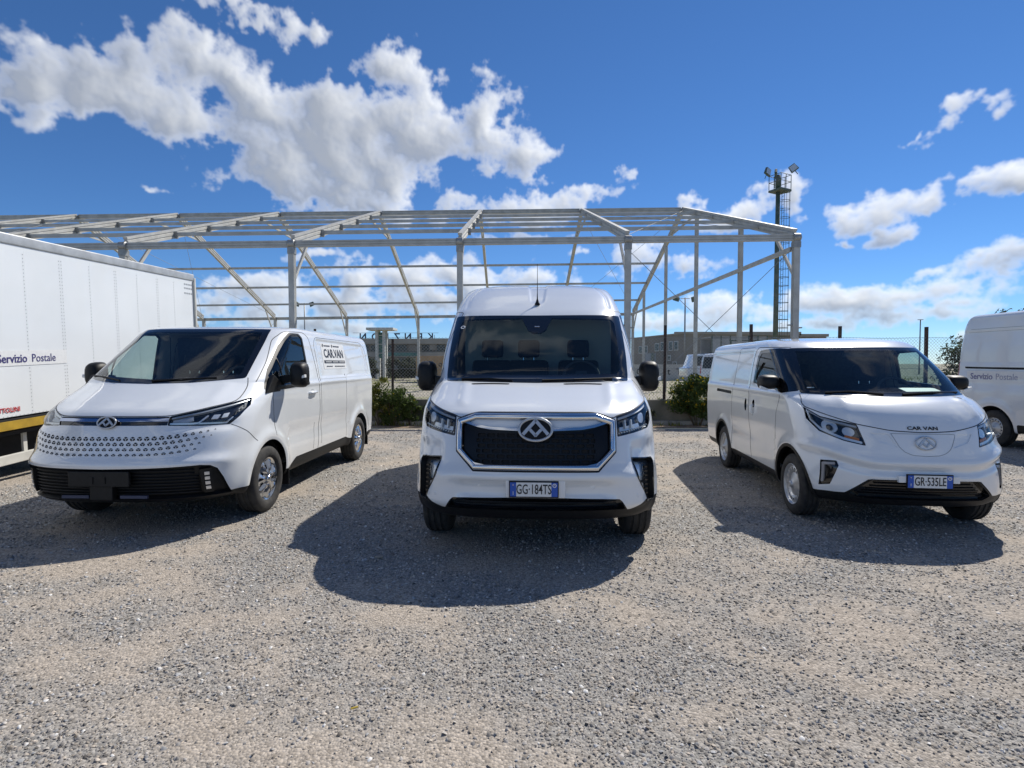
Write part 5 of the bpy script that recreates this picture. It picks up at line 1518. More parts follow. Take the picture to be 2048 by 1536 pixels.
        pc('indicator_lens', [(.52, .846), (.64, .872), (.63, .895), (.52, .872)], M_AMBER, o=-.02)
    # closed nose: outline plate, side insets
    UP = [(-.268, .921), (.268, .921), (.212, .80), (.17, .76), (.11, .736), (0, .730), (-.11, .736), (-.17, .76), (-.212, .80)]
    ribbon(L, UP + UP[:1], T, .0028, mat=M_LINER, name='nose_plate_gap')
    for sg in (-1, 1):
        tp = [(sg * .425, .918), (sg * .29, .916), (sg * .232, .806), (sg * .365, .848)]
        c, S = clip(S, lambda v, a, n: np.maximum(sd_poly(a[:, 0], a[:, 1], tp, .003), v[:, 1] - .6))
        skin_obj(c, 'nose_inset', M_WHITE, T, off=-.008, wall=0.0)
        FP = [(.86, .640), (.725, .650), (.705, .61), (.77, .432), (.862, .412)]
        fp = [(sg * s, z) for s, z in FP]
        H, S = clip(S, lambda v, a, n: np.maximum(sd_poly(a[:, 0], a[:, 1], fp, .004), v[:, 1] - .8))
        H = subdiv(H, 1)
        fl = empty('fog_lamp', (0, 0, 0)); fl.parent = T
        skin_obj(H, 'fog_recess', M_GLOSSB, fl, off=-.03, wall=0.0)
        q = [(sg * .842, .45), (sg * .842, .615), (sg * .745, .628)]
        c, _ = clip(H, lambda v, a, n: sd_line(a[:, 0], a[:, 1], q) - .012)
        skin_obj(c, 'light_guide', principled('unlit_guide', (.32, .31, .31), .3), fl, off=-.006, wall=-.03)
    lipz = lambda s: np.interp(s, [0, .44, .47, .64, .72, .95, 1.05, 3], [.524, .514, .508, .368, .362, .358, .362, .37])
    B, S = clip(S, lambda v, a, n: a[:, 1] - np.where(v[:, 1] > 1.0, .355, lipz(aS(a))))
    intake, B = clip(B, lambda v, a, n: np.maximum(sd_poly(a[:, 0], a[:, 1], [(-.43, .508), (.43, .508), (.60, .37), (.52, .335), (-.52, .335), (-.60, .37)], .004), v[:, 1] - .5))
    skin_obj(B, 'lower_bumper_and_sill', M_BLACKP, T, off=-.004, wall=-.02); skin_obj(intake, 'lower_intake', M_GLOSSB, T, off=-.04, wall=0.0)
    for k in range(5):
        z = .36 + .028 * k; m = .54 - .030 * k
        pts = [L(s, z) for s in np.linspace(-m, m, 21)]
        b = MB(); b.tube([Vector(p - n * .028) for p, n in pts], .005, 5); b.build('intake_slat', M_BLACKP, T, smooth=True)
    ribbon(L, rline([(-.885, 1.235), (-.965, 1.16), (-.955, 1.125), (-.53, .994), (-.26, .945), (0, .932), (.26, .945), (.53, .994), (.955, 1.125), (.965, 1.16), (.885, 1.235)]), T, .004)
    SL = side_locators(S0)
    for sg in (-1, 1):
        ribbon(SL[sg], [(1.17, .72), (1.15, 1.0), (1.05, 1.24)], T, .003)
        ribbon(SL[sg], rline([(1.40, 1.735), (2.08, 1.75), (2.16, 1.70), (2.14, 1.3), (2.05, .37)]), T)
        ribbon(SL[sg], rline([(2.24, 1.755), (2.86, 1.755), (2.88, .42)]), T, .0028)
        rail, S = clip(S, lambda v, a, n: np.maximum(sd_poly(v[:, 1], v[:, 2], [(2.92, 1.125), (3.70, 1.13), (3.70, 1.165), (2.92, 1.16)], .004), side_sel(v, sg)))
        skin_obj(rail, 'slide_rail', M_BLACKP, T, off=-.012, wall=0.0)
        hole, S = clip(S, lambda v, a, n: np.maximum(np.hypot((v[:, 1] - 2.24) / .045, (v[:, 2] - 1.02) / .085) * .06 - .06, side_sel(v, sg)))
        skin_obj(subdiv(hole, 1), 'handle_recess', M_GLOSSB, T, off=-.012, wall=0.0)
        h2, S = clip(S, lambda v, a, n: np.maximum(np.hypot((v[:, 1] - 1.93) / .045, (v[:, 2] - 1.055) / .05) * .05 - .05, side_sel(v, sg)))
        skin_obj(subdiv(h2, 1), 'handle_cup', M_GLOSSB, T, off=-.015, wall=0.0)
        MB().tube([(sg * .882, 1.93, 1.04), (sg * .915, 1.93, 1.02), (sg * .915, 1.93, .95), (sg * .882, 1.93, .92)], .016, 8).build('door_handle', M_WHITE, T, smooth=True)
        mirror(T, sg, (.955, 1.16, 1.345), (.215, .15, .16), .83, False)
        wheel('front_wheel', T, sg * .775, AX[0], RT, .195, .205, 'steel', sg)
        wheel('rear_wheel', T, sg * .775, AX[1], RT, .195, .205, 'steel', sg)
    skin_obj(S, 'body', M_WHITE, T)
    p, n_ = L(0, .84)
    emblem(T, p + n_ * .002, R(14), .082, .056, M_SILVER, M_SILVER, M_WHITE)
    p, n_ = L(0, .968); p2, _ = L(0, .99)
    text_obj('bonnet_lettering', 'CAR VAN', .046, M_INK, T, p + n_ * .004, (R(90) - math.atan2(p2[1] - p[1], p2[2] - p[2]), 0, 0), .002, sx=1.3, offset=.0004)
    number_plate(T, (0, -.030, .515), 0, 'GR\u00b7535LE')
    MB().box((0, -.012, .53), (.50, .03, .06)).build('plate_mount', M_WHITE, T, bevel=.006)
    for y in AX: wheel_well(T, y, ZW, .40, .79, .50)
    MB().box((0, 2.4, .36), (1.05, 3.9, .12)).build('floor_pan', M_DARK, T)
    MB().box((0, 2.1, 1.05), (1.45, .04, 1.3)).build('bulkhead', M_TRIM, T)
    d = MB(); d.prism([(.86, 1.20), (1.0, 1.25), (1.18, 1.2), (1.2, .75), (.86, .75)], -.68, .68, 'x'); d.prism([(.54, 1.16), (.87, 1.22), (.87, .8), (.54, .8)], -.45, .45, 'x'); d.build('dashboard', M_TRIM, T, bevel=.03, seg=3, autosmooth=.8)
    for x in (-.38, .38): seat(T, x, 1.72, 1.30)
    steering_wheel(T, (.38, 1.20, 1.24))
    MB().box((.40, .80, 1.275), (.34, .22, .004), Matrix.Rotation(R(12), 3, 'X')).build('paper_sheet', M_PLATEW, T)
    b = MB(); b.box((0, 0, 0), (.30, .05, .07)); o = b.build('inner_mirror', M_TRIM, T, bevel=.015); o.location = (0, 1.27, 1.655)
    wiper(T, L, [(-.62, 1.252), (-.38, 1.268), (-.12, 1.246)]); wiper(T, L, [(.05, 1.245), (.35, 1.262), (.66, 1.262)])
    return T
van_right()
# ------------------------------------------------------------------ box truck on the left
M_BOX = noisy(principled('box_white_panel', (.78, .80, .80), .38, coat=.3), .9, 6, .07, bump=.06, bscale=1.5)
M_YEL = noisy(principled('yellow_rail', (.46, .29, .025), .5), 6, 4, .25)
M_GREYR = noisy(principled('grey_rail', (.50, .51, .51), .45, metal=.4), 5, 4, .2)
M_OFFW = noisy(principled('chalky_white', (.62, .61, .56), .6), 5, 5, .2)
M_VIOLET = principled('violet_ink', (.045, .035, .16), .5)
M_PALEV = principled('pale_violet_ink', (.20, .20, .34), .5)
M_REDINK = principled('red_ink', (.45, .025, .03), .5)
M_DARKW_ = principled('cab_glass', (.02, .026, .028), .1)
def box_truck():
    T = empty('box_truck', (-6.66, 11.7, 0), R(1.9), R(2.3), label='white box truck with yellow bottom rail and violet lettering', cat='truck')
    y0, y1, z0, z1 = -7.6, 0.0, .93, 3.32
    ys = [0, -.72, -1.27, -1.84, -2.41, -2.98, -3.57, -4.18, -4.8, -5.4, -6.0, -6.6, -7.2, -7.6]
    for a, b in zip(ys[:-1], ys[1:]):
        MB().box((-.02, (a + b) / 2, (z0 + z1) / 2 + .03), (.04, a - b - .001, z1 - z0 - .16)).build('side_panel', M_BOX, T)
    MB().box((-1.18, (y0 + y1) / 2, (z0 + z1) / 2 + .03), (2.26, y1 - y0 - .1, z1 - z0 - .18)).build('box_core', M_BOX, T)
    riv = MB()
    for y in ys[1:-1]:
        for k in range(44):
            z = z0 + .15 + (z1 - z0 - .3) * k / 43
            for dy in ((-.022,) if ys.index(y) % 2 else (-.022, .022)):
                riv.add([(.008, y + dy, z)] + [(.0003, y + dy + .009 * math.cos(a), z + .009 * math.sin(a)) for a in (0, 1.57, 3.14, 4.71)], [(0, 1, 2), (0, 2, 3), (0, 3, 4), (0, 4, 1)])
    for k in range(120):
        y = y0 + .1 + k * .062
        riv.add([(.006, y, z0 + .12)] + [(.0003, y + .006 * math.cos(a), z0 + .12 + .006 * math.sin(a)) for a in (0, 1.57, 3.14, 4.71)], [(0, 1, 2), (0, 2, 3), (0, 3, 4), (0, 4, 1)])
    riv.build('rivets', M_GREYR, T)['kind'] = 'stuff'
    MB().box((-.02, (y0 + y1) / 2, z1 + .02), (.07, y1 - y0, .14)).build('top_rail', M_GREYR, T, bevel=.02, seg=3, autosmooth=.8)
    MB().box((-.01, (y0 + y1) / 2, z0 + .075), (.055, y1 - y0, .02)).build('bottom_seal', M_DARK, T)
    MB().box((-.01, (y0 + y1) / 2, z0), (.05, y1 - y0, .12)).build('yellow_rail', M_YEL, T, bevel=.006)
    MB().box((-.01, .012, (z0 + z1) / 2 + .02), (.07, .06, z1 - z0)).build('corner_post', M_OFFW, T, bevel=.012)
    MB().box((-.0, -.05, (z0 + z1) / 2), (.045, .006, z1 - z0 - .12)).build('corner_seal', M_LINER, T)
    MB().box((-1.15, .02, (z0 + z1) / 2 + .02), (2.3, .04, z1 - z0)).build('end_wall', M_BOX, T)
    MB().box((-1.15, (y0 + y1) / 2, z1 + .06), (2.24, y1 - y0 - .04, .03)).build('box_roof', M_OFFW, T)
    for s in (-.55, -1.75): MB().box((s, -3.6, .68), (.12, 7.6, .22)).build('chassis_rail', M_DARK, T)
    MB().box((-1.15, -3.6, .82), (2.2, 7.5, .05)).build('box_floor', M_DARK, T)
    MB().box((-.10, -3.4, .47), (.05, 3.2, .125)).build('side_guard', M_OFFW, T, bevel=.01)
    for y in (-2.6, -4.2): MB().box((-.14, y, .66), (.03, .06, .40)).build('guard_bracket', M_OFFW, T)
    MB().box((-.60, -3.9, .55), (.5, 1.3, .45)).build('tank', M_DARK, T, bevel=.05)
    for y, dz in ((-1.1, .044), (-8.7, .35)):
        for x in (-.28, -2.05): wheel('truck_wheel', T, x, y, .38, .24, .22, 'steel', 1 if x > -1 else -1).location.z += dz
    cab = MB(); cab.prism([(-7.72, .80), (-7.72, 2.85), (-8.55, 2.90), (-9.25, 2.10), (-9.70, 1.75), (-9.80, .80)], -2.15, -.15, 'x'); cab.build('cab', M_WHITE, T, bevel=.07, seg=3, autosmooth=.7)
    for x in (-.147, -2.153): MB().prism([(-7.95, 1.85), (-7.95, 2.62), (-8.55, 2.65), (-9.12, 2.02), (-9.12, 1.85)], x - .004, x + .004, 'x').build('cab_window', M_DARKW_, T)
    MB().box((-1.15, -8.94, 2.55), (1.8, .02, .95), Matrix.Rotation(R(-41), 3, 'X')).build('cab_windscreen', M_DARKW_, T)
    MB().box((-1.15, -9.83, .95), (2.0, .10, .30)).build('cab_bumper', M_BLACKP, T, bevel=.03)
    for x in (-.42, -1.88): MB().box((x, -9.78, 1.32), (.34, .06, .20)).build('cab_headlamp', M_REFL, T, bevel=.03)
    MB().box((-1.15, -8.3, .78), (1.6, 2.6, .3)).build('cab_chassis', M_DARK, T)
    MB().box((-.05, -.42, .45), (.28, .012, .5)).build('mud_flap', M_BLACKP, T)
    # lettering
    MB().box((.004, -4.15, 1.80), (.003, 1.20, .20)).build('lettering_sheet', M_PLATEW, T)
    rot = (R(90), 0, R(90))
    text_obj('lettering', 'Servizio', .155, M_VIOLET, T, (.008, -4.24, 1.79), rot, .001, sx=.92, align='RIGHT', offset=.0022)
    text_obj('lettering', 'Postale', .155, M_VIOLET, T, (.008, -4.17, 1.79), rot, .001, sx=.92, align='LEFT')
    text_obj('maker_sticker', 'TTOLINI', .085, M_REDINK, T, (.008, -4.40, 1.13), rot, .001, sx=1.0, align='RIGHT', offset=.002)
    fine = MB()
    for k, z in enumerate((3.18, 3.10, 3.00)):
        for y in (-.34, -.26, -.18, -.10): fine.box((.003, y, z), (.003, .05, .028))
    fine.build('small_print', M_GREYR, T)['kind'] = 'stuff'
box_truck()

# ------------------------------------------------------------------ post van at the right edge
def post_van():
    T = empty('post_van', (10.04, 5.86, 0), 0, label='high-roof white post van cut by the frame edge, red tail light', cat='van')
    Y = 5.4
    rows = [(.30, .5, .7, .4, 3, Y - .4), (.30, .14, .95, .5, 3, Y), (.5, .02, 1.0, .5, 3, Y), (.8, .0, 1.03, .6, 2.8, Y), (1.05, .08, 1.03, .65, 2.7, Y), (1.2, .45, 1.02, .65, 2.7, Y), (1.35, .95, 1.0, .55, 3, Y),
            (1.42, 1.05, .99, .5, 3.5, Y), (1.8, 1.5, .985, .45, 4, Y - .02), (2.1, 1.85, .965, .42, 4, Y - .06), (2.35, 2.3, .945, .42, 4, Y - .12), (2.46, 2.6, .915, .45, 3.5, Y - .18), (2.505, 2.9, .82, .5, 3, Y - .26), (2.52, 3.3, 0, .4, 2.5, Y - .8)]
    AX = (.95, 4.44)
    def dfm(v, a, n):
        side = np.abs(n[:, 0]) > .5
        d = -.014 * bump(a[:, 1], 1.15, .10) * side * (v[:, 1] > 2)
        for y in AX: d = d + .022 * bump(np.hypot(v[:, 1] - y, v[:, 2] - .34), .47, .05) * side
        d = d - .008 * smooth01(np.abs(a[:, 1] - 1.86), .33, .30) * side * (v[:, 1] > 2.6)
        return d
    S = loft_body(rows, nrow=100, nf=36, ns=80, deform=dfm, zfine=.1, rear_c=.18)
    SL = side_locators(S)
    S = arches(S, AX, .34, .42)
    W, S = clip(S, lambda v, a, n: np.maximum(sd_poly(a[:, 0], a[:, 1], [(-.85, 1.42), (.85, 1.42), (.86, 2.02), (-.86, 2.02)], .04), v[:, 1] - 2.4)); skin_obj(W, 'windscreen', M_FRIT, T)
    for sg in (-1, 1):
        c, S = clip(S, lambda v, a, n: np.maximum(sd_poly(v[:, 1], v[:, 2], [(5.26, .95), (5.5, .95), (5.5, 1.62), (5.29, 1.62)]), -sg * v[:, 0] + .4)); skin_obj(c, 'tail_light', M_RED, T, off=.004, wall=-.02)
        c, S = clip(S, lambda v, a, n: np.maximum(sd_poly(v[:, 1], v[:, 2], [(4.86, .2), (6, .2), (6, .84), (5.05, .86), (4.90, .62)]), -sg * v[:, 0])); skin_obj(c, 'rear_bumper', M_BLACKP, T, off=.006, wall=-.02)
        c, S = clip(S, lambda v, a, n: np.maximum(sd_poly(v[:, 1], v[:, 2], [(3.3, 1.432), (5.13, 1.452), (5.13, 1.492), (3.3, 1.472)]), -sg * v[:, 0] + .4)); skin_obj(c, 'slide_rail', M_BLACKP, T, off=-.01, wall=0)
        c, S = clip(S, lambda v, a, n: np.maximum(sd_poly(v[:, 1], v[:, 2], [(1.35, 1.45), (2.1, 1.45), (2.1, 1.95), (1.9, 1.95)], .02), -sg * v[:, 0] + .4)); skin_obj(c, 'side_window', M_FRIT, T)
        c, S = clip(S, lambda v, a, n: np.maximum(sd_poly(v[:, 1], v[:, 2], [(1.45, .2), (3.95, .2), (3.95, .45), (1.45, .45)]), -sg * v[:, 0])); skin_obj(c, 'sill', M_BLACKP, T, off=.004, wall=-.01)
        ribbon(SL[sg], [(2.7, 2.21), (5.05, 2.22)], T, .004, mat=M_LINER); ribbon(SL[sg], [(2.7, 2.15), (5.10, 2.16)], T, .003, mat=M_LINER); ribbon(SL[sg], [(2.25, .5), (2.25, 2.15)], T, .004); ribbon(SL[sg], [(3.7, .5), (3.7, 2.1)], T, .004)
        for y in AX: wheel('van_wheel', T, sg * .90, y, .34, .22, .20, 'steel', sg)
    skin_obj(S, 'body', M_WHITE, T)
    for y in AX: wheel_well(T, y, .34, .43, .96, .6)
    MB().box((0, 2.7, .42), (1.3, 4.6, .12)).build('floor_pan', M_DARK, T)
    p, n_ = SL[-1](4.5, 1.31)
    MB().box((p[0] - .002, 4.28, 1.305), (.004, 1.55, .21)).build('lettering_sheet', M_PLATEW, T)
    rot = (R(90), 0, R(-90))
    text_obj('lettering', 'Servizio', .165, M_PALEV, T, (p[0] - .007, 4.97, 1.30), rot, .001, sx=.95, align='LEFT', offset=.002)
    text_obj('lettering', 'Postale', .165, principled('faded_violet_ink', (.36, .37, .47), .5), T, (p[0] - .007, 4.41, 1.30), rot, .001, sx=.95, align='LEFT')
post_van()

# ------------------------------------------------------------------ buildings
M_PLASTER = noisy(principled('weathered_plaster', (.30, .27, .225), .92), .35, 7, .3, bump=.2, bscale=6, stretch=(1, 1, .35))
M_BAND = noisy(principled('concrete_band', (.38, .345, .29), .9), .5, 6, .25, stretch=(1, 1, .4))
M_DARKW = principled('dark_glazing', (.02, .026, .028), .15)
M_TEAL = noisy(principled('teal_panel', (.06, .20, .165), .35), 1.5, 4, .3)
M_WFRAME = principled('white_frame', (.62, .62, .60), .5)
M_WALLW = noisy(principled('whitewashed_wall', (.58, .56, .52), .9), .6, 6, .3, bump=.2, bscale=12)
M_NAVY = principled('navy_letter', (.02, .03, .06), .5)
M_TAN = noisy(principled('tan_boarding', (.40, .26, .135), .8), 2, 4, .2)
def factory():
    T = empty('factory', (-18, 70, 0), label='low factory with concrete bands and dark strip windows behind the fence', cat='building')
    MB().box((0, 6, 2.3), (23, 12, 4.4)).build('wall', M_PLASTER, T)
    MB().box((0, -.15, 4.36), (23.6, .7, .66)).build('parapet', M_BAND, T, bevel=.02)
    MB().box((0, -.1, 2.68), (23.4, .5, .62)).build('floor_band', M_BAND, T, bevel=.02)
    for k in range(14):
        x = -10.6 + 1.62 * k
        f = MB().box((x, -.04, 3.5), (1.45, .10, .92)).build('window', M_WFRAME if 0 else M_PLASTER, T)
        MB().box((x, -.11, 3.5), (1.30, .04, .76)).build('pane', M_DARKW if k % 5 else M_PLASTER, f)
        g = MB().box((x, -.04, 1.15), (1.45, .10, 2.2)).build('window', M_PLASTER, T)
        MB().box((x, -.11, 1.15), (1.32, .04, 2.0)).build('pane', M_DARKW, g)
    MB().box((3.6, -.38, 2.72), (5.2, .08, .42)).build('teal_sign_band', M_TEAL, T)
    MB().box((8.0, .0, 3.75), (.9, .5, .95)).build('roof_box', M_PLASTER, T)
    for i, (ch, x) in enumerate(zip('KENZION', (7.5, 6.2, 4.6, 3.2, 2.0, .4, -1.2))):
        text_obj('roof_letter', ch, 1.30, M_NAVY, T, (x, 1.0, 4.93), (R(90), 0, R(180)), .06, sx=.95, offset=.02)
    for x in (-1.6, 1.6, 4.8, 8.0): MB().box((x, 1.15, 4.8), (.06, .06, .9)).build('letter_strut', M_ZINC, T)
    MB().box((3.0, 1.12, 5.5), (11, .04, .04)).build('letter_rail', M_ZINC, T)
factory()
def stair_tower():
    T = empty('canopy_tower', (-13.2, 56, 0), label='pale concrete tower with flat overhanging slab in front of the factory', cat='tower')
    MB().box((0, 0, 5.02), (2.7, 2.2, .24)).build('slab', M_OFFW, T, bevel=.02)
    for x in (-.42, .30):
        for y in (-.5, .5): MB().box((x, y, 2.45), (.24, .30, 4.9)).build('column', M_OFFW, T)
    MB().box((-.06, .1, 3.4), (.46, .5, 2.6)).build('glass_shaft', M_TEAL, T)
    for k in range(4): MB().box((-.06, -.1, 1.7 + .9 * k), (.46, .5, .08)).build('landing', M_OFFW, T)
stair_tower()
def warehouse():
    T = empty('warehouse', (18.9, 60, 0), label='grey plastered warehouse seen at an angle with small white-framed windows', cat='building')
    a = Vector((0, 0, 0)); b = Vector((-3.1, 13, 0)); d = (b - a).normalized(); n = Vector((-d.y, d.x, 0))
    rz = math.atan2(d.y, d.x)
    w = empty('long_side', (0, 0, 0)); w.parent = T; w.rotation_euler = (0, 0, rz)     # local +x runs along the wall
    L_ = (b - a).length
    MB().box((L_ / 2, -4.0, 2.35), (L_, 8.0, 4.9)).build('wall', M_PLASTER, w)
    MB().box((L_ / 2, -4.0, 4.86), (L_ + .2, 8.2, .14)).build('coping', M_BAND, w)
    for x, z, ww, hh in ((1.9, 3.55, .7, .9), (3.1, 3.55, .7, .9), (4.9, 3.55, .9, .9), (6.3, 3.5, .9, .8), (9.2, 3.3, .8, .8), (10.6, 3.3, .8, .8), (2.2, 1.3, .8, .8), (3.4, 2.2, .5, .5)):
        f = MB().box((x, .02, z), (ww + .14, .08, hh + .14)).build('window', M_WFRAME, w)
        MB().box((x, .065, z), (ww * .44, .02, hh)).build('pane', M_DARKW, f).location = (-ww * .25, 0, 0)
        MB().box((x, .065, z), (ww * .44, .02, hh)).build('pane', M_DARKW, f).location = (ww * .25, 0, 0)
    g = MB().box((7.9, .03, 1.4), (2.6, .1, 2.8)).build('gate', M_LINER, w); MB().box((7.3, .09, 1.5), (.9, .04, 2.6)).build('gate_opening', M_DARKW, g)
warehouse()
def hall():
    T = empty('hall', (27.7, 64.2, 0), label='tan flat-roofed hall behind the small white van', cat='building')
    MB().box((0, 6, 2.4), (17.8, 12, 4.9)).build('wall', M_PLASTER, T)
    MB().box((-1.5, -.1, 5.02), (14.6, .5, .42)).build('fascia', M_BAND, T)
    MB().box((7.3, -.1, 4.82), (3.4, .5, .32)).build('fascia', M_BAND, T)
    for k in range(8):
        f = MB().box((-7.6 + 2.15 * k, -.03, 3.4), (1.3, .1, .9)).build('window', M_WFRAME, T); MB().box((-7.6 + 2.15 * k, -.09, 3.4), (1.1, .04, .74)).build('pane', M_DARKW, f)
hall()
def painted_wall():
    T = empty('painted_wall', (14.2, 50, 0), label='whitewashed boundary wall with black painted letters in front of the warehouse', cat='wall')
    MB().box((0, 0, .72), (6.4, .2, 1.5)).build('wall_face', M_WALLW, T)
    for ch, x, s in (('0', -2.74, .62), ('s', -2.25, .8), ('c', -.36, .8), ('t', 0.02, .8), ('T', .95, .8)):
        text_obj('painted_letter', ch, s, M_INK, T, (x, -.105, .80), (R(90), 0, 0), .003, offset=.015)
painted_wall()
def hoarding():
    T = empty('tan_container', (-6.3, 45, 0), label='tan boarded container with a small ring mark beside the tall van', cat='container')
    MB().box((0, 1.2, 1.30), (3.1, 2.4, 1.75)).build('container_box', M_TAN, T, bevel=.02)
    MB().lathe([(-.03, .09), (-.04, .12), (-.03, .15)], 'y', (.45, 0, 1.45), 20).build('ring_mark', M_INK, T)
    for x in (-1.4, 1.4): MB().box((x, 1.2, .2), (.2, 2.2, .42)).build('skid', M_DARK, T)
hoarding()
# stacks of old tyres
tyre_src = None
for i in range(9):
    for j in range(4):
        loc = (-15.3 + .60 * i + .08 * (j % 2), 58 + .15 * ((i * 7) % 3), .02 + .235 * j)
        if tyre_src is None:
            tyre_src = MB().lathe([(0, .20), (.01, .30), (.05, .335), (.17, .335), (.21, .30), (.22, .20), (.16, .17), (.06, .17)], 'z', n=18, closed=True).build('old_tyre', M_TYRE, None, smooth=True)
            o = tyre_src
        else:
            o = tyre_src.copy(); link(o)
        o.location = loc
        tag(o, 'black worn tyre in the row of stacks before the factory', 'tyre', 'old tyres stacked behind the fence')

# ------------------------------------------------------------------ vehicles beyond the fence
def far_minivan():
    T = empty('minivan', (10.9, 29.9, 0), R(-50), label='white minivan seen from behind with one red tail light, inside the marquee', cat='minivan')
    Y = 4.2     # rear faces the camera (y = 0)
    rows = [(.25, .2, .75, .3, 4, Y), (.45, .02, .86, .28, 4.5, Y), (.8, .0, .89, .25, 5, Y), (1.2, .03, .89, .25, 5, Y), (1.6, .10, .85, .22, 5, Y - .6), (1.98, .20, .78, .2, 5, Y - 1.2), (2.08, .32, .68, .2, 4, Y - 1.3), (2.12, .6, .4, .3, 3, Y - 1.4), (2.13, 1, 0, .2, 3, Y - 1.6)]
    S = loft_body(rows, nrow=70, nf=30, ns=30, nr=8, zfine=.1)
    S = arches(S, (.75, 3.3), .31, .36)
    S = near(S, lambda v, a, n: v[:, 1] - .5, 1)
    W, S = clip(S, lambda v, a, n: np.maximum(sd_poly(a[:, 0], a[:, 1], [(-.62, 1.34), (.62, 1.34), (.58, 1.86), (-.58, 1.86)], .05), v[:, 1] - .6)); skin_obj(W, 'rear_window', M_DARKW, T)
    for sg in (-1, 1):
        c, S = clip(S, lambda v, a, n: np.maximum(sd_poly(a[:, 0], a[:, 1], [(sg * .74, 1.0), (sg * .98, 1.0), (sg * .96, 1.66), (sg * .80, 1.66), (sg * .74, 1.3)]), v[:, 1] - .8)); skin_obj(c, 'tail_light', M_RED, T, off=.006, wall=-.01)
        c, S = clip(S, lambda v, a, n: np.maximum(sd_poly(v[:, 1], v[:, 2], [(.45, 1.4), (1.5, 1.4), (1.5, 1.85), (.6, 1.85)], .03), .3 - sg * v[:, 0])); skin_obj(c, 'side_window', M_DARKW, T)
        for y in (.75, 3.3): wheel('wheel', T, sg * .78, y, .31, .19, .19, 'steel', sg)
    c, S = clip(S, lambda v, a, n: a[:, 1] - .55); skin_obj(c, 'bumper', M_BLACKP, T, off=.005)
    skin_obj(S, 'body', M_WHITE, T)
    MB().box((0, -.02, .95), (.52, .02, .12)).build('number_plate', M_PLATEW, T)
    MB().box((0, 1.6, 1.0), (1.4, 2.6, 1.2)).build('cabin_core', M_DARK, T)
far_minivan()
def tarp_truck():
    T = empty('flatbed_truck', (12.5, 37, 0), R(0), label='white-cabbed flatbed truck with grey slatted load cover under the marquee', cat='truck')
    cab = MB(); cab.prism([(-1.0, .55), (-1.0, 1.25), (-.72, 1.35), (-.45, 2.15), (.35, 2.22), (.42, .55)], -.95, .95, 'y'); cab.build('cab', M_WHITE, T, bevel=.06, seg=3, autosmooth=.8)
    MB().prism([(-.66, 1.40), (-.42, 2.02), (.15, 2.05), (.15, 1.40)], -.965, -.955, 'y').build('cab_window', M_DARKW, T)
    MB().box((-1.03, 0, .55), (.12, 1.8, .25)).build('bumper', M_LINER, T)
    MB().box((2.4, 0, .82), (4.0, .8, .2)).build('chassis', M_DARK, T)
    MB().box((2.35, 0, 1.02), (3.7, 2.0, .14)).build('load_bed', M_RUST, T)
    M_TARP = noisy(principled('grey_tarpaulin', (.42, .42, .41), .8), 1.5, 6, .3, bump=.4, bscale=4)
    for k in range(6):
        MB().box((.85 + .6 * k, -.98, 2.15), (.58, .06, 2.1)).build('side_slat', M_TARP, T, bevel=.02)
    for k in range(7): MB().box((.55 + .6 * k, -1.02, 2.2), (.06, .06, 2.35)).build('bed_post', M_MAST, T)
    MB().box((2.35, 0, 3.28), (3.7, 2.0, .06)).build('load_roof', M_TARP, T)
    MB().box((2.35, .96, 2.15), (3.7, .06, 2.1)).build('side_wall', M_TARP, T)
    for x in (-.3, 3.3):
        for y in (-.85, .85):
            w = wheel('wheel', T, x, y, .38, .22, .22, 'steel', -1); w.rotation_euler = (0, 0, R(90))
tarp_truck()
def awning_frame():
    T = empty('awning_frame', (16.2, 36, 0), label='black framed stall awning with hanging lamps beyond the small van', cat='awning')
    for x in (-1.9, 1.9):
        for y in (0, 2.4): MB().tube([(x, y, 0), (x, y, 3.05)], .05, 6).build('awning_post', M_MAST, T)
    for y in (0, 2.4): MB().tube([(-2.0, y, 3.05), (2.0, y, 3.05)], .04, 6).build('awning_beam', M_MAST, T)
    for x in (-1.9, 0, 1.9): MB().tube([(x, 0, 3.05), (x, 2.4, 3.4)], .035, 6).build('awning_beam', M_MAST, T)
    for x in (-.9, .6):
        for z in (2.55, 2.1): MB().lathe([(0, .02), (-.05, .05), (-.16, .16)], 'z', (x, 0, z), 12).build('hanging_lamp', M_MAST, T)
    for k in range(5): MB().box((0, 2.5, .9 + .45 * k), (3.7, .03, .36)).build('back_slat', M_OFFW, T)
awning_frame()

# ------------------------------------------------------------------ plants
def leaf_mat(name, c1, c2):
    m = noisy(principled(name, c1, .6, spec=.3), 3.5, 4, .3, col2=c2)
    b = m.node_tree.nodes['Principled BSDF']
    b.inputs['Subsurface Weight'].default_value = 0
    nt = m.node_tree; tr = nt.nodes.new('ShaderNodeBsdfTranslucent'); mx = nt.nodes.new('ShaderNodeMixShader'); mx.inputs['Fac'].default_value = .5
    src = b.inputs['Base Color'].links[0].from_socket; nt.links.new(src, tr.inputs['Color'])
    nt.links.new(b.outputs['BSDF'], mx.inputs[1]); nt.links.new(tr.outputs['BSDF'], mx.inputs[2]); nt.links.new(mx.outputs['Shader'], nt.nodes['Material Output'].inputs['Surface'])
    return m
M_LEAF = leaf_mat('leaf_green', (.10, .145, .035), (.05, .08, .022))
M_LEAFD = leaf_mat('leaf_dark', (.055, .075, .03), (.03, .042, .018))
M_OLIVE = leaf_mat('leaf_olive', (.085, .095, .055), (.05, .06, .03))
M_WEED = leaf_mat('weed_yellow_green', (.24, .24, .05), (.12, .14, .03))
M_FLOWER = leaf_mat('yellow_flower', (.60, .40, .02), (.48, .34, .02))
M_STEM = principled('plant_stem', (.10, .075, .045), .85)
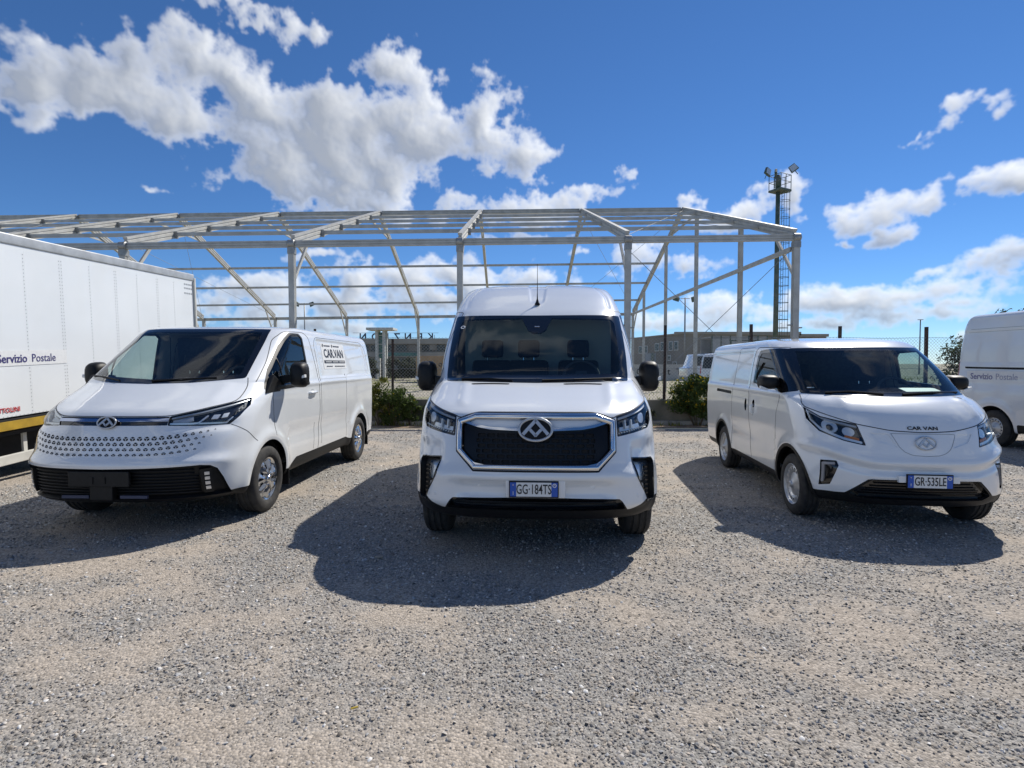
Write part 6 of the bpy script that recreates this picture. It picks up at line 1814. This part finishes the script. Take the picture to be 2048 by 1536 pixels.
def plant(name, loc, rad, label, cat='bush', n=1500, leaf=.035, mat=None, stems=7, flowers=0, trunk=None, group=None, seed=1, clumps=26, zc=None):
    """rad: (x, y, height). Leaves spread in clumps through the crown's volume"""
    rng = np.random.default_rng(seed)
    T = empty(name, loc, label=label, cat=cat, group=group)
    rx, ry, h = rad; cz = h * .55 if zc is None else zc
    rz_ = h - cz if zc is not None else h * .48
    C = rng.normal(0, 1, (clumps, 3)); C /= np.linalg.norm(C, axis=1, keepdims=True); C *= rng.uniform(.25, .92, (clumps, 1)) ** .6
    C = C * np.array([rx, ry, rz_]) + np.array([0, 0, cz])
    cr = rng.uniform(.16, .34, clumps) * min(rx, h * .6) * 1.25
    def leaves(n, sz, only_outer=False):
        k = rng.integers(0, clumps, n)
        d = rng.normal(0, 1, (n, 3)); d /= np.linalg.norm(d, axis=1, keepdims=True); d *= (rng.random((n, 1)) ** (.15 if only_outer else .45)) * cr[k][:, None]
        if only_outer: d[:, 2] = np.abs(d[:, 2]); d[:, 1] = -np.abs(d[:, 1])
        p = C[k] + d; p[:, 2] = np.maximum(p[:, 2], .03)
        a = rng.normal(0, 1, (n, 3)); a /= np.linalg.norm(a, axis=1, keepdims=True)
        b = np.cross(a, rng.normal(0, 1, (n, 3))); b /= np.linalg.norm(b, axis=1, keepdims=True)
        s = sz * rng.uniform(.55, 1.35, (n, 1))
        v = np.stack([p - a * s, p + b * s * .42, p + a * s, p - b * s * .42], 1).reshape(-1, 3)
        return v, np.arange(4 * n).reshape(-1, 4)
    v, f = leaves(n, leaf); mesh_obj('crown' if trunk else 'foliage', v, f, mat or M_LEAF, T)['kind'] = 'stuff'
    if flowers:
        v, f = leaves(flowers, leaf * .8, True); mesh_obj('flowers', v, f, M_FLOWER, T)['kind'] = 'stuff'
    if trunk:
        b = MB(); b.tube([(0, 0, -.1), (.05, 0, cz * .45), (.0, .05, cz)], [trunk, trunk * .75, trunk * .4], 8)
        for i in range(7):
            c = C[i % clumps]; b.tube([(.03, .02, cz * (.45 + .06 * i)), tuple(Vector((.03, .02, cz * .6)).lerp(Vector(c), .55) + Vector((0, 0, .1))), tuple(c)], [trunk * .45, trunk * .28, trunk * .1], 6)
        b.build('trunk', M_STEM, T, smooth=True)
    else:
        for i in range(stems):
            c = C[i % clumps]; MB().tube([(c[0] * .15, c[1] * .15, -.03), (c[0] * .5, c[1] * .5, c[2] * .55), tuple(c)], [.014, .010, .004], 5).build('stem', M_STEM, T)
    return T
plant('flowering_bush', (4.62, 13.65, 0), (.62, .38, 1.32), 'leafy green bush with yellow flowers by the low wall', n=5200, leaf=.045, flowers=260, seed=3, clumps=34)
plant('wild_weed', (-3.30, 13.72, 0), (.36, .22, 1.15), 'yellow-green weed growing beside the tail of the low van', 'weed', 1900, .038, M_WEED, seed=5, clumps=24, flowers=40)
plant('wild_weed', (-2.95, 13.70, 0), (.55, .25, 1.0), 'dense green weed clump before the wall by the low van tail', 'weed', 3000, .036, M_LEAF, seed=28, clumps=30, flowers=30)
plant('wild_weed', (-2.55, 13.78, 0), (.30, .18, .80), 'olive weed in front of the wall near the iron post', 'weed', 1200, .036, M_LEAF, seed=8, clumps=18)
plant('creeper', (-1.75, 13.84, 0), (.60, .14, .75), 'thin green creeper on the wall beside the tall van', 'creeper', 1900, .036, M_LEAF, seed=9, clumps=20)
plant('wild_weed', (3.35, 13.78, 0), (.35, .2, .45), 'low dry weed at the wall between tall van mirror and bush', 'weed', 600, .03, M_OLIVE, seed=10, clumps=14)
plant('olive_bush', (-13.9, 50, 0), (1.7, 1.2, 2.15), 'olive green bush left of the iron post before the factory', n=2600, leaf=.14, mat=M_OLIVE, seed=12)
plant('olive_bush', (-10.4, 51, 0), (1.9, 1.2, 2.05), 'olive green bush right of the iron post before the factory', n=2600, leaf=.14, mat=M_OLIVE, seed=13)
plant('dense_shrub', (15.5, 18.2, 0), (1.3, .9, 2.6), 'dark dense shrub behind the netting next to the post van', 'shrub', 9000, .06, M_LEAFD, seed=15, clumps=40)
plant('dense_shrub', (18.2, 20.5, 0), (1.5, 1.0, 2.3), 'broad dark shrub half hidden behind the post van', 'shrub', 4500, .07, M_LEAFD, seed=16, clumps=30)
plant('young_tree', (20.0, 22, 0), (1.0, 1.0, 4.0), 'young tree whose twigs rise above the post van roof', 'tree', 1500, .06, M_OLIVE, trunk=.08, seed=17, clumps=22, zc=2.7)
plant('field_bush', (8.0, 24, 0), (.9, .6, .55), 'low green bush on the stony field by the painted wall', n=1200, leaf=.06, mat=M_LEAF, seed=18)
plant('field_bush', (6.3, 19.5, 0), (1.3, .8, .42), 'low dry bush on the field beside the mirror of the tall van', n=1500, leaf=.05, mat=M_WEED, seed=19)
def ground_cover():
    rng = np.random.default_rng(21); V = []; F = []
    for (x0, x1, y0, y1, n, h) in ((-20, 20, 13.55, 13.98, 2600, .10), (-25, 25, 14.4, 40, 3200, .10), (-40, 45, 40, 58, 2500, .22)):
        x = rng.uniform(x0, x1, n); y = rng.uniform(y0, y1, n)
        for i in range(n):
            b = len(V); a = rng.uniform(0, 6.28); hh = h * rng.uniform(.4, 1.4); w = hh * .16
            c, s = math.cos(a), math.sin(a); l = rng.normal(0, .4) * hh
            V += [(x[i] - c * w, y[i] - s * w, 0), (x[i] + c * w, y[i] + s * w, 0), (x[i] + s * l, y[i] + c * l, hh)]; F.append((b, b + 1, b + 2))
    o = mesh_obj('weeds', V, F, M_WEED); tag(o, 'sparse yellow-green weeds along the wall and field', 'weeds', kind='stuff')
ground_cover()

# ------------------------------------------------------------------ small things on the gravel
def pebble(x, y, s, label, col):
    m = noisy(principled('pale_stone', col, .85), 20, 4, .2)
    b = MB(); rng = random.Random(int(x * 100)); n = 10
    prof = [(-.5, .05), (-.35, .75), (0, 1.0), (.3, .8), (.48, .05)]
    vs = []; fs = []
    for t, r in prof:
        for k in range(n):
            a = 2 * math.pi * k / n; q = r * rng.uniform(.82, 1.1); vs.append((q * math.cos(a) * s, q * math.sin(a) * s * .7, (t + .42) * s * .55))
    for i in range(len(prof) - 1):
        for k in range(n): fs.append((i * n + k, i * n + (k + 1) % n, (i + 1) * n + (k + 1) % n, (i + 1) * n + k))
    fs += [tuple(range(n - 1, -1, -1)), tuple((len(prof) - 1) * n + k for k in range(n))]
    o = b.add(vs, fs).build('loose_stone', m, None, smooth=True); o.location = (x, y, 0); tag(o, label, 'stone')
pebble(-1.06, 4.33, .04, 'pale loose stone lying in the shadow of the tall van', (.34, .29, .23))
pebble(-2.0, 7.0, .035, 'small white stone on the gravel behind the low van wheel', (.55, .53, .50))
o = MB().tube([(0, 0, .006), (.03, .012, .008)], .004, 6).build('yellow_scrap', principled('yellow_scrap', (.6, .42, .05), .6)); o.location = (-.72, 2.40, .004); tag(o, 'tiny yellow scrap lying on the gravel near the camera', 'scrap')
